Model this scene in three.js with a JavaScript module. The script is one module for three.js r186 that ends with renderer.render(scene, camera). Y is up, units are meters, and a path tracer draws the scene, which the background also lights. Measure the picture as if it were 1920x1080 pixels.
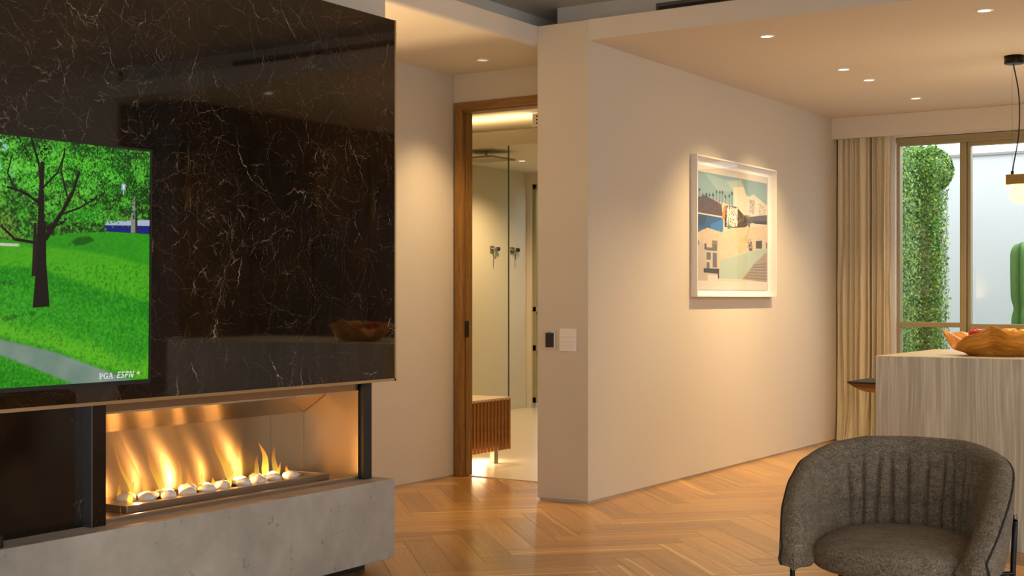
import * as THREE from 'three';
import { RoundedBoxGeometry } from 'three/addons/geometries/RoundedBoxGeometry.js';
import { mergeGeometries } from 'three/addons/utils/BufferGeometryUtils.js';
import { RectAreaLightUniformsLib } from 'three/addons/lights/RectAreaLightUniformsLib.js';

// ---------------------------------------------------------------- camera, sky, exposure
RectAreaLightUniformsLib.init();
const scene = new THREE.Scene();
const FOCAL = 2500, EYE = 1.2, YAW = Math.atan2(1645, 2500);
const camera = new THREE.PerspectiveCamera(2 * Math.atan(540 / FOCAL) * 180 / Math.PI, 1920 / 1080, 0.1, 100);
camera.position.set(0, EYE, 0);
camera.rotation.y = YAW;
camera.setViewOffset(1920, 1080, 0, -20, 1920, 1080);
camera.updateMatrixWorld(true);
const renderer = new THREE.WebGLRenderer({ antialias: true });
renderer.toneMapping = THREE.LinearToneMapping;
renderer.toneMappingExposure = 0.8;
renderer.shadowMap.enabled = true;
scene.background = new THREE.Color().setRGB(0.94, 0.965, 1.0);   // even overcast sky
scene.backgroundIntensity = 3.4;
const WARM = new THREE.Color().setRGB(1, 0.68, 0.35);
const AMBER = new THREE.Color().setRGB(1, 0.46, 0.13);
const DOWNLIGHT = 8, PICTURE_SPOT = 17, HALL_SPOT = 11, HALL_STRIP = 1200;

// ---------------------------------------------------------------- random, noise, textures
let seed = 12345;
const rnd = () => { seed = (seed * 1664525 + 1013904223) >>> 0; return seed / 4294967296; };
const rr = (a, b) => a + (b - a) * rnd();
const clamp = (x, a = 0, b = 1) => Math.min(b, Math.max(a, x));
const lerp = (a, b, t) => a + (b - a) * t;
const smooth = (t) => t * t * (3 - 2 * t);
const hash = (x, y, s) => { let h = (x * 374761393 + y * 668265263 + s * 982451653) | 0; h = Math.imul(h ^ (h >>> 13), 1274126177); return ((h ^ (h >>> 16)) >>> 0) / 4294967296; };
function vnoise(x, y, px, py, s) {            // periodic value noise
  const xi = Math.floor(x), yi = Math.floor(y), fx = smooth(x - xi), fy = smooth(y - yi);
  const m = (a, n) => ((a % n) + n) % n, x0 = m(xi, px), x1 = m(xi + 1, px), y0 = m(yi, py), y1 = m(yi + 1, py);
  return lerp(lerp(hash(x0, y0, s), hash(x1, y0, s), fx), lerp(hash(x0, y1, s), hash(x1, y1, s), fx), fy);
}
function fbm(u, v, fx, fy, oct, s) {
  let a = 0.5, t = 0, n = 0;
  for (let i = 0; i < oct; i++) { t += a * vnoise(u * fx, v * fy, fx, fy, s + i * 17); n += a; a *= 0.55; fx *= 2; fy *= 2; }
  return t / n;
}
function dataTex(w, h, fn, { srgb = true, rx = 1, ry = 1 } = {}) {
  const d = new Uint8Array(w * h * 4);
  for (let y = 0; y < h; y++) for (let x = 0; x < w; x++) {
    const c = fn(x / w, y / h), i = (y * w + x) * 4;
    if (typeof c === 'number') { d[i] = d[i + 1] = d[i + 2] = clamp(c) * 255; } else { d[i] = clamp(c[0]) * 255; d[i + 1] = clamp(c[1]) * 255; d[i + 2] = clamp(c[2]) * 255; }
    d[i + 3] = 255;
  }
  const t = new THREE.DataTexture(d, w, h, THREE.RGBAFormat);
  t.wrapS = t.wrapT = THREE.RepeatWrapping; t.magFilter = THREE.LinearFilter; t.minFilter = THREE.LinearFilter;
  if (srgb) t.colorSpace = THREE.SRGBColorSpace;
  t.repeat.set(rx, ry); t.needsUpdate = true;
  return t;
}
function canvasTex(w, h, draw) {
  const c = document.createElement('canvas'); c.width = w; c.height = h;
  draw(c.getContext('2d'), w, h);
  const t = new THREE.CanvasTexture(c); t.colorSpace = THREE.SRGBColorSpace; t.wrapS = t.wrapT = THREE.RepeatWrapping;
  return t;
}
const mix3 = (a, b, t) => [lerp(a[0], b[0], t), lerp(a[1], b[1], t), lerp(a[2], b[2], t)];
const rgb = (r, g, b) => new THREE.Color().setRGB(r, g, b);
const std = (o) => new THREE.MeshStandardMaterial(o);
const phys = (o) => new THREE.MeshPhysicalMaterial(o);

// plaster
const plasterBump = dataTex(256, 256, (u, v) => fbm(u, v, 24, 24, 3, 5), { srgb: false });
const plaster = (r, g, b) => std({ color: rgb(r, g, b), roughness: 0.85, bumpMap: plasterBump, bumpScale: 0.0006 });
const M = {};
M.wall = plaster(0.60, 0.548, 0.455);
M.ceiling = plaster(0.64, 0.60, 0.53);
M.bath = plaster(0.64, 0.60, 0.49);
M.exterior = plaster(0.74, 0.80, 0.85);
M.dark = std({ color: rgb(0.012, 0.011, 0.010), roughness: 0.55 });
M.blackMetal = std({ color: rgb(0.014, 0.013, 0.013), roughness: 0.38, metalness: 0.6 });
M.plastic = std({ color: rgb(0.62, 0.58, 0.53), roughness: 0.35 });
M.whitePaint = std({ color: rgb(0.80, 0.78, 0.74), roughness: 0.4 });

// oak, grain along u (metres)
function woodTex(w, h, base, dark, s, rx, ry, strength = 1) {
  return dataTex(w, h, (u, v) => {
    const warp = fbm(u, v, 3, 4, 3, s) * 0.5;
    const ring = 0.5 + 0.5 * Math.sin((v * 9 + warp * 7) * Math.PI * 2);
    const fine = fbm(u, v, 6, 160, 2, s + 3), pore = fbm(u, v, 24, 256, 2, s + 9);
    const t = clamp(0.18 * ring + 0.34 * fine + 0.5 * fbm(u, v, 2, 10, 3, s + 5) - 0.12 + (pore > 0.68 ? 0.3 : 0)) * strength;
    let col = mix3(base, dark, t);
    if (s === 131) { const q = Math.abs(v - 0.28 - 0.03 * Math.sin(u * 6.2832) - (fbm(u, v, 4, 4, 2, 7) - 0.5) * 0.05); if (q < 0.035) col = mix3(col, [0.97, 0.86, 0.66], 0.75 * smooth(clamp((0.035 - q) * 60))); }   // pale sapwood streak
    return col;
  }, { rx, ry });
}
const plankTex = [0, 1, 2].map((i) => woodTex(512, 256, [0.86, 0.69, 0.44], [0.63, 0.45, 0.25], 31 + i * 50, 1 / 1.5, 1 / 0.3, 0.85));
const plankTone = [[1.0, 0.98, 0.95], [0.86, 0.82, 0.77], [1.08, 1.05, 1.02], [0.76, 0.71, 0.65], [0.97, 0.90, 0.82]];
M.planks = [];
for (let i = 0; i < 10; i++) { const c = plankTone[i % 5]; M.planks.push(phys({ map: plankTex[i % 3], color: rgb(c[0] * 0.93, c[1] * 0.89, c[2] * 0.68), roughness: 0.30, clearcoat: 0.35, clearcoatRoughness: 0.14 })); }
const oakTex = woodTex(512, 512, [0.62, 0.46, 0.22], [0.38, 0.25, 0.09], 400, 1 / 1.2, 1 / 0.5, 1.1);
M.oak = std({ map: oakTex, roughness: 0.5 });
const slatTex = woodTex(256, 256, [0.68, 0.47, 0.23], [0.45, 0.28, 0.11], 520, 1 / 0.8, 1 / 0.3);
M.slat = std({ map: slatTex, roughness: 0.55 });

// concrete bench
const concTex = dataTex(1024, 512, (u, v) => {
  const a = fbm(u, v, 6, 3, 5, 71), b = fbm(u, v, 40, 20, 3, 77), spot = fbm(u, v, 90, 45, 2, 79);
  let t = 0.71 + (a - 0.5) * 0.20 + (b - 0.5) * 0.10;
  if (spot > 0.80) t -= 0.10 * clamp((spot - 0.80) * 10);
  return [t * 1.0, t * 0.965, t * 0.90];
}, { rx: 1 / 2.4, ry: 1 / 1.2 });
M.concrete = std({ map: concTex, roughness: 0.62, bumpMap: concTex, bumpScale: 0.0006 });

// dark marble with pale veins
function marbleTex(w, h, s, veins, bright) {
  seed = s;
  return canvasTex(w, h, (g) => {
    const img = g.createImageData(w, h);
    for (let y = 0; y < h; y++) for (let x = 0; x < w; x++) {
      const u = x / w, v = y / h, a = fbm(u, v, 4, 3, 5, s), b = fbm(u, v, 30, 22, 3, s + 2), i = (y * w + x) * 4;
      const t = clamp((a - 0.35) * 1.6) * 0.75 + b * 0.25;
      img.data[i] = 18 + 54 * t; img.data[i + 1] = 13 + 32 * t; img.data[i + 2] = 8 + 12 * t; img.data[i + 3] = 255;
    }
    g.putImageData(img, 0, 0);
    g.lineCap = 'round';
    const crack = (x, y, ang, len, wd, al, depth) => {      // a jagged hairline that breaks off and forks
      const drift = rr(-0.03, 0.03);
      for (let k = 0; k < len; k++) {
        const f = Math.sin(Math.PI * clamp((k + 2) / (len + 3))), gapk = hash(k >> 2, Math.floor(x), 9) < 0.2 ? 0.25 : 1, st = rr(3, 9);
        g.strokeStyle = `rgba(${204 + rr(-25, 25) | 0},${192 + rr(-25, 20) | 0},${166 + rr(-25, 20) | 0},${(al * f * gapk * rr(0.5, 1)).toFixed(3)})`;
        g.lineWidth = wd * (0.4 + 0.7 * f * rr(0.4, 1.4));
        const jag = ang + rr(-0.75, 0.75), nx = x + Math.cos(jag) * st, ny = y + Math.sin(jag) * st;
        g.beginPath(); g.moveTo(x, y); g.lineTo(nx, ny); g.stroke();
        x = nx; y = ny; ang += drift;
        if (rnd() < 0.03) ang += rr(-0.7, 0.7);
        if (depth > 0 && rnd() < 0.06) crack(x, y, ang + rr(0.4, 1.1) * (rnd() < 0.5 ? -1 : 1), len * rr(0.2, 0.6), wd * 0.7, al * 0.75, depth - 1);
      }
    };
    for (let k = 0; k < veins; k++) crack(rr(0, w), rr(0, h), rr(0, 6.28), rr(10, 70), rr(1.1, 2.4), rr(0.08, 0.36), 2);
    for (let k = 0; k < bright; k++) { const a = rnd() < 0.6 ? rr(1.1, 2.1) : rr(0, 6.28); crack(rr(0, w), rr(0, h), a, rr(12, 44), rr(2, 4.4), rr(0.3, 0.85), 2); }
    for (let k = 0; k < bright / 3; k++) { const cx = rr(0, w), cy = rr(0, h); for (let q = 0; q < 22; q++) crack(cx + rr(-120, 120), cy + rr(-120, 120), rr(0, 6.28), rr(3, 14), rr(1.6, 4), rr(0.12, 0.55), 1); }
  });
}
const marble1 = marbleTex(2048, 1536, 91, 1150, 62); marble1.repeat.set(1 / 2.2, 1 / 1.65);
const marble2 = marbleTex(1024, 512, 209, 16, 3); marble2.repeat.set(1 / 1.3, 1 / 0.65);
M.marble = phys({ map: marble1, roughness: 0.035, ior: 1.62 });
M.marbleLow = phys({ map: marble2, roughness: 0.12, ior: 1.5 });
M.bronze = std({ color: rgb(0.62, 0.42, 0.22), metalness: 0.9, roughness: 0.38 });

// brushed steel
const brush = dataTex(256, 512, (u, v) => 0.30 + 0.35 * fbm(u, v, 2, 256, 2, 15), { srgb: false, rx: 1 / 0.6, ry: 1 / 0.3 });
M.steel = phys({ color: rgb(0.56, 0.47, 0.35), metalness: 1, roughness: 0.40, anisotropy: 0.9, anisotropyRotation: Math.PI / 2, bumpMap: brush, bumpScale: 0.00003 });
M.steelMirror = std({ color: rgb(0.62, 0.57, 0.50), metalness: 1, roughness: 0.14 });
M.steelFloor = std({ color: rgb(0.55, 0.49, 0.42), metalness: 1, roughness: 0.30 });

// island stone, bands run up the face (u across)
const islandTex = dataTex(1024, 512, (u, v) => {
  const w = u + (fbm(u, v, 4, 2, 2, 61) - 0.5) * 0.014;
  const a = fbm(w, v, 60, 2, 3, 62), b = fbm(w, v, 320, 4, 2, 64), c = fbm(w, v, 14, 1, 2, 66);
  let t = 0.79 + (a - 0.5) * 0.15 + (b - 0.5) * 0.20 + (c - 0.5) * 0.09;
  if (a > 0.64) t -= (a - 0.64) * 0.7;
  return [t * 1.0, t * 0.97, t * 0.87];
}, { rx: 1 / 1.9, ry: 1 / 0.95 });
M.stone = std({ map: islandTex, roughness: 0.42 });

// upholstery
const boucle = dataTex(512, 512, (u, v) => {
  const a = fbm(u, v, 150, 200, 2, 81), b = fbm(u, v, 12, 40, 3, 83), c = fbm(u, v, 5, 5, 3, 85);
  const t = 0.465 + (a - 0.5) * 0.42 + (b - 0.5) * 0.14 + (c - 0.5) * 0.10;
  return [t * 1.05, t * 0.95, t * 0.81];
}, { rx: 1 / 0.36, ry: 1 / 0.36 });
const boucleBump = dataTex(512, 512, (u, v) => fbm(u, v, 110, 150, 2, 81), { srgb: false, rx: 1 / 0.36, ry: 1 / 0.36 });
M.boucle = phys({ map: boucle, roughness: 1, bumpMap: boucleBump, bumpScale: 0.004, sheen: 0.5, sheenRoughness: 0.6, sheenColor: rgb(0.4, 0.36, 0.3) });
M.piping = std({ color: rgb(0.035, 0.032, 0.029), roughness: 0.9 });
const linen = dataTex(256, 256, (u, v) => { const t = 0.90 + (fbm(u, v, 128, 12, 2, 91) - 0.5) * 0.07 + (fbm(u, v, 12, 128, 2, 93) - 0.5) * 0.07; return [t * 0.97, t * 0.93, t * 0.82]; }, { rx: 1 / 0.3, ry: 1 / 0.3 });
M.curtain = std({ map: linen, roughness: 0.95, side: THREE.DoubleSide });
M.frameBronze = std({ color: rgb(0.38, 0.33, 0.19), roughness: 0.42, metalness: 0.35 });
M.glass = phys({ color: rgb(1, 1, 1), transmission: 1, thickness: 0, roughness: 0, ior: 1.5, specularIntensity: 0.6 });
M.acrylic = phys({ color: rgb(1, 1, 1), transmission: 1, thickness: 0, roughness: 0, ior: 1.49, specularIntensity: 0.25 });
M.showerGlass = phys({ color: rgb(0.985, 0.995, 0.97), transmission: 1, thickness: 0, roughness: 0, ior: 1.5 });
M.brass = std({ color: rgb(0.72, 0.48, 0.16), metalness: 1, roughness: 0.24 });
M.chrome = std({ color: rgb(0.35, 0.32, 0.28), metalness: 1, roughness: 0.22 });
M.cabinet = std({ color: rgb(0.020, 0.016, 0.013), roughness: 0.5 });
M.glow = (c, k) => std({ color: rgb(0.02, 0.02, 0.02), emissive: c, emissiveIntensity: k, roughness: 1 });

// ---------------------------------------------------------------- builders
const taken = new Map();
function numbered(name) { const n = taken.get(name) ?? 0; taken.set(name, n + 1); return n ? name + '_' + String(n).padStart(3, '0') : name; }
function norm(g) { g = g.index ? g.toNonIndexed() : g; for (const k of Object.keys(g.attributes)) if (!['position', 'normal', 'uv'].includes(k)) g.deleteAttribute(k); g.clearGroups?.(); return g; }
function box(x0, x1, y0, y1, z0, z1, r = 0) {
  const w = Math.abs(x1 - x0), h = Math.abs(y1 - y0), d = Math.abs(z1 - z0);
  const g = r ? new RoundedBoxGeometry(w, h, d, 2, Math.min(r, w / 2.01, h / 2.01, d / 2.01)) : new THREE.BoxGeometry(w, h, d);
  return g.translate((x0 + x1) / 2, (y0 + y1) / 2, (z0 + z1) / 2);
}
function metreUV(g, flip = false, ou = 0, ov = 0) {   // box-projected uv in metres; flip lays u along the vertical
  g = norm(g); const p = g.attributes.position, uv = new Float32Array(p.count * 2);
  const a = new THREE.Vector3(), b = new THREE.Vector3(), c = new THREE.Vector3(), n = new THREE.Vector3();
  for (let i = 0; i < p.count; i += 3) {
    a.fromBufferAttribute(p, i); b.fromBufferAttribute(p, i + 1); c.fromBufferAttribute(p, i + 2);
    n.copy(b).sub(a).cross(c.clone().sub(a)); const ax = Math.abs(n.x), ay = Math.abs(n.y), az = Math.abs(n.z);
    [a, b, c].forEach((q, k) => {
      let u, v; if (ay >= ax && ay >= az) { u = q.x; v = -q.z; } else if (ax >= az) { u = -q.z; v = q.y; } else { u = q.x; v = q.y; }
      if (flip) [u, v] = [v, u];
      uv[(i + k) * 2] = u + ou; uv[(i + k) * 2 + 1] = v + ov;
    });
  }
  g.setAttribute('uv', new THREE.BufferAttribute(uv, 2)); return g;
}
function mesh(name, geos, mat, parent = scene, { flip = false, keepUV = false, ou = 0, ov = 0 } = {}) {
  geos = [].concat(geos).map((g) => keepUV ? norm(g) : metreUV(g, flip, ou, ov));
  const o = new THREE.Mesh(geos.length > 1 ? mergeGeometries(geos) : geos[0], mat);
  o.name = parent === scene ? numbered(name) : name; o.castShadow = o.receiveShadow = true; parent.add(o); return o;
}
function tag(o, label, category, group, kind) { o.userData.label = label; o.userData.category = category; if (group) o.userData.group = group; if (kind) o.userData.kind = kind; return o; }
function struct(name, geos, mat, label, opt) { const o = mesh(name, geos, mat, scene, opt); o.userData.kind = 'structure'; if (label) o.userData.label = label; return o; }
function thing(name, label, category, [x, y, z] = [0, 0, 0], turn = 0, group) { const o = new THREE.Group(); o.name = numbered(name); o.position.set(x, y, z); o.rotation.y = turn; scene.add(o); return tag(o, label, category, group); }
const V = (x, y, z) => new THREE.Vector3(x, y, z);
const tube = (pts, r, seg = 24, rad = 10) => new THREE.TubeGeometry(new THREE.CatmullRomCurve3(pts.map((p) => V(...p)), false, 'centripetal'), seg, r, rad, false);
const bar = (a, b, r, rad = 12) => { const A = V(...a), B = V(...b), d = B.clone().sub(A), g = new THREE.CylinderGeometry(r, r, d.length(), rad); g.applyQuaternion(new THREE.Quaternion().setFromUnitVectors(V(0, 1, 0), d.normalize())); return g.translate((A.x + B.x) / 2, (A.y + B.y) / 2, (A.z + B.z) / 2); };
const lathe = (pts, seg = 32) => new THREE.LatheGeometry(pts.map((p) => new THREE.Vector2(...p)), seg);
function gridGeo(nu, nv, fn, closeU = false) {
  const pos = [], uv = [], idx = [];
  for (let j = 0; j <= nv; j++) for (let i = 0; i <= nu; i++) { const p = fn(i / nu, j / nv); pos.push(p[0], p[1], p[2]); uv.push(p[3] ?? i / nu, p[4] ?? j / nv); }
  for (let j = 0; j < nv; j++) for (let i = 0; i < nu; i++) { const a = j * (nu + 1) + i, b = a + 1, c = a + nu + 1, d = c + 1; idx.push(a, b, d, a, d, c); }
  const g = new THREE.BufferGeometry(); g.setAttribute('position', new THREE.Float32BufferAttribute(pos, 3)); g.setAttribute('uv', new THREE.Float32BufferAttribute(uv, 2)); g.setIndex(idx); g.computeVertexNormals(); return g;
}
function spot(x, y, z, tx, ty, tz, color, k, angle, pen, radius = 2) {
  const l = new THREE.SpotLight(color, k, 0, angle, pen, 2); l.position.set(x, y, z); l.target.position.set(tx, ty, tz); l.castShadow = true; l.shadow.radius = radius; l.name = 'lamp_beam'; scene.add(l, l.target); return l;
}

// ================================================================ THE SHELL
const XH = -5.28, XC = -4.26, XP = -3.91, XB = -3.80, ZC = -6.75, ZD = -7.31, ZV = -10.81, ZW = -11.08, SOF = 2.71, LIP = 2.83, TOP = 2.98, XR = 3.6, ZR = 3.4;

// floor: slab, single oak boards laid in herringbone at 45 degrees
const floor = struct('floor', box(-5.5, XR + 0.2, -0.2, -0.015, -11.3, ZR + 0.2), M.dark, 'honey oak herringbone parquet floor');
{
  const w = 0.15, n = 5, L = w * n, c = Math.SQRT1_2, gap = 0.0012, OX = -3.42, OZ = -5.62;
  const e1 = [c, -c], e2 = [-c, -c];
  const geos = [];
  for (let k = 0; k < 6; k++) { const g = metreUV(new RoundedBoxGeometry(L - gap, 0.015, w - gap, 1, 0.0012), false, k * 0.37 + 0.1, k * 0.11); g.translate(0, -0.0075, 0); geos.push(g); }
  const items = [];
  for (let y = -70; y < 70; y++) for (let x = -70; x < 70; x++) {
    const k = (((x - y) % (2 * n)) + 2 * n) % (2 * n);
    let cu, cv, along;
    if (k === 0) { cu = (x + n / 2) * w; cv = (y + 0.5) * w; along = e1; }
    else if (k === 2 * n - 1) { cu = (x + 0.5) * w; cv = (y + n / 2) * w; along = e2; }
    else continue;
    const wx = OX + cu * e1[0] + cv * e2[0], wz = OZ + cu * e1[1] + cv * e2[1];
    if (wx < -5.5 || wx > XR || wz < -11.2 || wz > ZR) continue;
    if (wx < -4.3 && wz < -7.75) continue;
    const p = V(wx, 0, wz).project(camera), depth = wx * -Math.sin(YAW) - wz * Math.cos(YAW);
    const inView = depth > 0.5 && Math.abs(p.x) < 1.05 && p.y > -1.12 && p.y < 1 && !(wx < XB - 0.2 && wz > -4.6) && !(wx > -2.1 && wz < -6.7 && wz > -7.5) && !(wz < -10.95) && !(wx < -5.35) && !(wx < XP - 0.15 && wz < ZC - 0.2 && wx > XC + 0.1);
    items.push({ wx, wz, along, depth, inView });
  }
  const seen = items.filter((i) => i.inView).sort((a, b) => a.depth - b.depth), rest = items.filter((i) => !i.inView);
  const shown = seen.slice(0, 300); rest.push(...seen.slice(300));
  shown.forEach((it, i) => {
    const o = new THREE.Mesh(geos[Math.floor(rnd() * 6)], M.planks[Math.floor(rnd() * 10)]);
    o.name = i ? 'plank_' + String(i).padStart(3, '0') : 'plank'; o.position.set(it.wx, 0, it.wz); o.rotation.y = Math.atan2(-it.along[1], it.along[0]) + (rnd() < 0.5 ? Math.PI : 0);
    o.castShadow = o.receiveShadow = true; floor.add(o);
  });
  const field = rest.map((it) => { const g = geos[Math.floor(rnd() * 6)].clone(); g.rotateY(Math.atan2(-it.along[1], it.along[0])); return g.translate(it.wx, 0, it.wz); });
  const f = mesh('plank_field', field, M.planks[0], floor, { keepUV: true }); f.userData.kind = 'stuff';
}
struct('floor_bath', box(-8.05, XC, -0.2, 0.006, -12.45, ZD - 0.06), std({ color: rgb(0.66, 0.58, 0.46), roughness: 0.28 }), 'pale beige stone floor of the bathroom');

// fireplace wall (solid breast with the firebox cavity)
struct('wall_left', box(XH - 0.15, -4.201, 0, 2.6, -4.62, ZR), M.wall, 'plaster chimney breast wall');
struct('wall_left_upper', [box(-4.20, XB, 0.86, 2.6, -4.62, ZR), box(XH - 0.15, XB, 0.86, TOP, -4.73, -4.62), box(XH - 0.15, XB, 2.6, TOP, -4.62, ZR)], M.wall, 'plaster wall above the marble slab');
struct('wall_left_lower', box(-4.20, XB - 0.056, 0.398, 0.86, -3.09, ZR), M.wall, 'plaster wall behind the marble niche panel');
struct('wall_hall', [box(XH - 0.15, XH, 0.012, TOP, ZD - 0.12, -4.73), box(XH - 0.15, XH - 0.01, 0, 0.012, ZD - 0.12, -4.73)], M.wall, 'warm plaster wall between the fireplace and the oak door frame');
{
  // hall soffit with a softly rounded lower edge
  const s = new THREE.Shape(), r = 0.03; s.moveTo(XH, SOF); s.lineTo(XC - r, SOF); s.absarc(XC - r, SOF + r, r, -Math.PI / 2, 0, false); s.lineTo(XC, LIP); s.lineTo(XH, LIP); s.closePath();
  const g = new THREE.ExtrudeGeometry(s, { depth: ZD * -1 + -4.73 + 0.12, bevelEnabled: false, curveSegments: 8 }); g.translate(0, 0, ZD - 0.12);
  struct('ceiling_hall', [g, box(XH, XC - 0.23, LIP, TOP, ZD - 0.12, -4.73)], M.ceiling, 'dropped ceiling over the hall');
}
// wall with the door opening
const DX0 = -5.265, DX1 = -4.31, DH = 2.515;
struct('wall_door', [box(XH, XC, DH, SOF, ZD - 0.12, ZD), box(DX1, XC, 0, DH, ZD - 0.12, ZD)], M.wall, 'plaster over the oak door frame');
// partition between hall and kitchen; its end reads as a column
struct('wall_partition', [box(XC, XP, 0.012, LIP, -12.3, ZC, 0.004), box(XC + 0.01, XP - 0.01, 0, 0.012, -12.3, ZC - 0.01)], M.wall, 'warm plaster wall that carries the framed print');
struct('ceiling_kitchen', [box(XP, 0.75, SOF, LIP, -11.3, ZC), box(XC, 0.75, LIP, TOP, -11.3, ZC - 0.23), box(XP, 0.75, 2.536, SOF, ZV - 0.05, ZV, 0.003)], M.ceiling, 'dropped kitchen ceiling with window pelmet');
struct('ceiling', box(-5.4, XR + 0.2, TOP, TOP + 0.15, -11.3, ZR + 0.2), M.ceiling, 'upper living room ceiling');
struct('wall_back', [box(0.87, XR + 0.2, 0, TOP, -7.2, -7.0), box(0.87, 1.0, 0, TOP, -11.3, -7.2)], M.wall, 'plaster wall beside the kitchen');
struct('wall_right', [box(XR, XR + 0.2, 0, 0.05, -7.2, ZR), box(XR, XR + 0.2, 2.6, TOP, -7.2, ZR), box(XR, XR + 0.2, 0, TOP, -7.2, -5.6), box(XR, XR + 0.2, 0, TOP, 2.9, ZR)], M.wall, 'side wall with the wide garden opening');
struct('wall_rear', [box(XB, XR + 0.2, 2.6, TOP, ZR, ZR + 0.2), box(XB - 0.4, -0.4, 0, TOP, ZR, ZR + 0.2), box(3.2, XR + 0.2, 0, TOP, ZR, ZR + 0.2), box(-0.4, 3.2, 0, 0.05, ZR, ZR + 0.2)], M.wall, 'rear wall with the wide garden opening');
// window wall
struct('wall_window', [box(XP, 0.87, 2.54, SOF, -11.24, ZW + 0.04), box(XP - 0.02, -3.44, 0, 2.54, -11.24, ZW + 0.04), box(0.55, 0.87, 0, 2.54, -11.24, ZW + 0.04)], M.whitePaint, 'wall around the courtyard window');

// bathroom shell
struct('wall_bath_left', box(-8.05, -7.9, 0, 2.86, -12.45, ZD - 0.12), M.bath, 'beige bathroom wall with the shower fittings');
struct('wall_bath_front', box(-8.05, XH - 0.15, 0, 2.86, ZD - 0.12, ZD), M.bath, 'bathroom wall behind the hall');
struct('wall_bath_back', [box(-8.05, -7.84, 0, 2.86, -12.45, -12.3), box(-6.9, XC, 0, 2.86, -12.45, -12.3), box(-7.84, -6.9, 2.45, 2.86, -12.45, -12.3)], M.bath, 'back wall of the shower');
struct('ceiling_bath', [box(-8.05, XC, 2.85, 3.0, -12.45, ZD - 0.12), box(-7.9, XC, 2.58, 2.64, -12.3, -10.0), box(-7.9, XC, 2.64, 2.715, -10.03, -10.0)], M.bath, 'bathroom ceiling with a lit cove over the shower');

// ================================================================ FIREPLACE
// marble slab
{
  const t = thing('marble_slab', 'large polished black marble slab with fine pale veins above the fireplace', 'wall panel', [-3.755, 0.833, -2.48]);
  mesh('slab', box(-0.03, 0.045, 0.012, 1.61, -2.205, 2.205, 0.002), M.marble, t, { ou: 0.12, ov: 0.0 });
  const e = mesh('edge_trim', [box(-0.03, 0.0455, 0, 0.012, -2.215, 2.205), box(-0.03, 0.0455, 0, 1.61, -2.216, -2.205)], M.bronze, t); e.userData.label = 'bronze edge trim';
}
// concrete hearth bench on a recessed plinth
{
  const t = thing('hearth_bench', 'long grey concrete hearth bench under the fireplace', 'bench', [-3.955, 0, -2.2]);
  mesh('body', box(-0.245, 0.245, 0.045, 0.397, -2.487, 2.6, 0.004), M.concrete, t);
  mesh('plinth', box(-0.24, 0.16, 0, 0.045, -2.38, 2.6), M.dark, t);
}
// recessed marble panel, marble pier, black posts
{
  const t = thing('marble_niche_panel', 'matt dark marble panel recessed left of the fire', 'wall panel', [-3.84, 0.397, -2.0]);
  mesh('panel', box(-0.015, 0.0, 0, 0.436, -1.093, 2.2), M.marbleLow, t, { ou: 0.3 });
  const p = thing('marble_pier', 'narrow dark marble pier at the left edge of the fire', 'pier', [-3.82, 0.397, -3.125]);
  mesh('pier', box(-0.38, 0.022, 0, 0.436, -0.03, 0.032), M.marbleLow, p, { ou: 0.7 });
  const s = mesh('edge_strip', box(-0.02, 0.0235, 0, 0.436, 0.030, 0.0335), std({ color: rgb(0.3, 0.3, 0.3), metalness: 0.9, roughness: 0.3 }), p); s.userData.label = 'steel edge strip';
  const q = thing('fireplace_post', 'black upright post at the right end of the fireplace', 'post', [-3.81, 0.397, -4.603]);
  mesh('post', box(-0.39, 0.012, 0, 0.436, -0.03, 0.027, 0.002), M.dark, q);
}
// firebox of brushed steel
{
  const t = thing('firebox', 'open brushed stainless steel firebox glowing with firelight', 'firebox', [-3.97, 0.397, -3.865]);
  const zl = 0.71, zr = -0.71;           // local z of the ends
  mesh('floor_pan', box(-0.17, 0.15, 0.0, 0.008, zr, zl), M.steelFloor, t);
  mesh('front_lip', box(0.138, 0.15, 0.008, 0.018, zr, zl, 0.002), M.steelFloor, t);
  mesh('back_panel', box(-0.182, -0.17, 0.0, 0.29, -0.482, zl), M.steel, t);
  mesh('back_panel', box(-0.182, -0.1705, 0.0, 0.29, zr, -0.484), M.steel, t);
  const side = new THREE.Shape(); side.moveTo(-0.17, 0.008); side.lineTo(0.15, 0.008); side.lineTo(0.15, 0.434); side.lineTo(-0.04, 0.434); side.lineTo(-0.04, 0.37); side.lineTo(-0.17, 0.287); side.closePath();
  for (const z of [zr, zl - 0.012]) { const g = new THREE.ExtrudeGeometry(side, { depth: 0.012, bevelEnabled: false }); g.translate(0, 0, z); mesh('side_panel', g, M.steel, t); }
  const hood = new THREE.Shape(); hood.moveTo(-0.17, 0.287); hood.lineTo(-0.04, 0.37); hood.lineTo(-0.04, 0.38); hood.lineTo(-0.178, 0.295); hood.closePath();
  const hg = new THREE.ExtrudeGeometry(hood, { depth: zl - zr - 0.03, bevelEnabled: false }); hg.translate(0, 0, zr + 0.015); mesh('hood', hg, M.steelMirror, t);
  mesh('lintel', [box(0.138, 0.15, 0.396, 0.434, zr, zl, 0.002), box(-0.04, 0.14, 0.42, 0.432, zr, zl)], M.steel, t);
}
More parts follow.
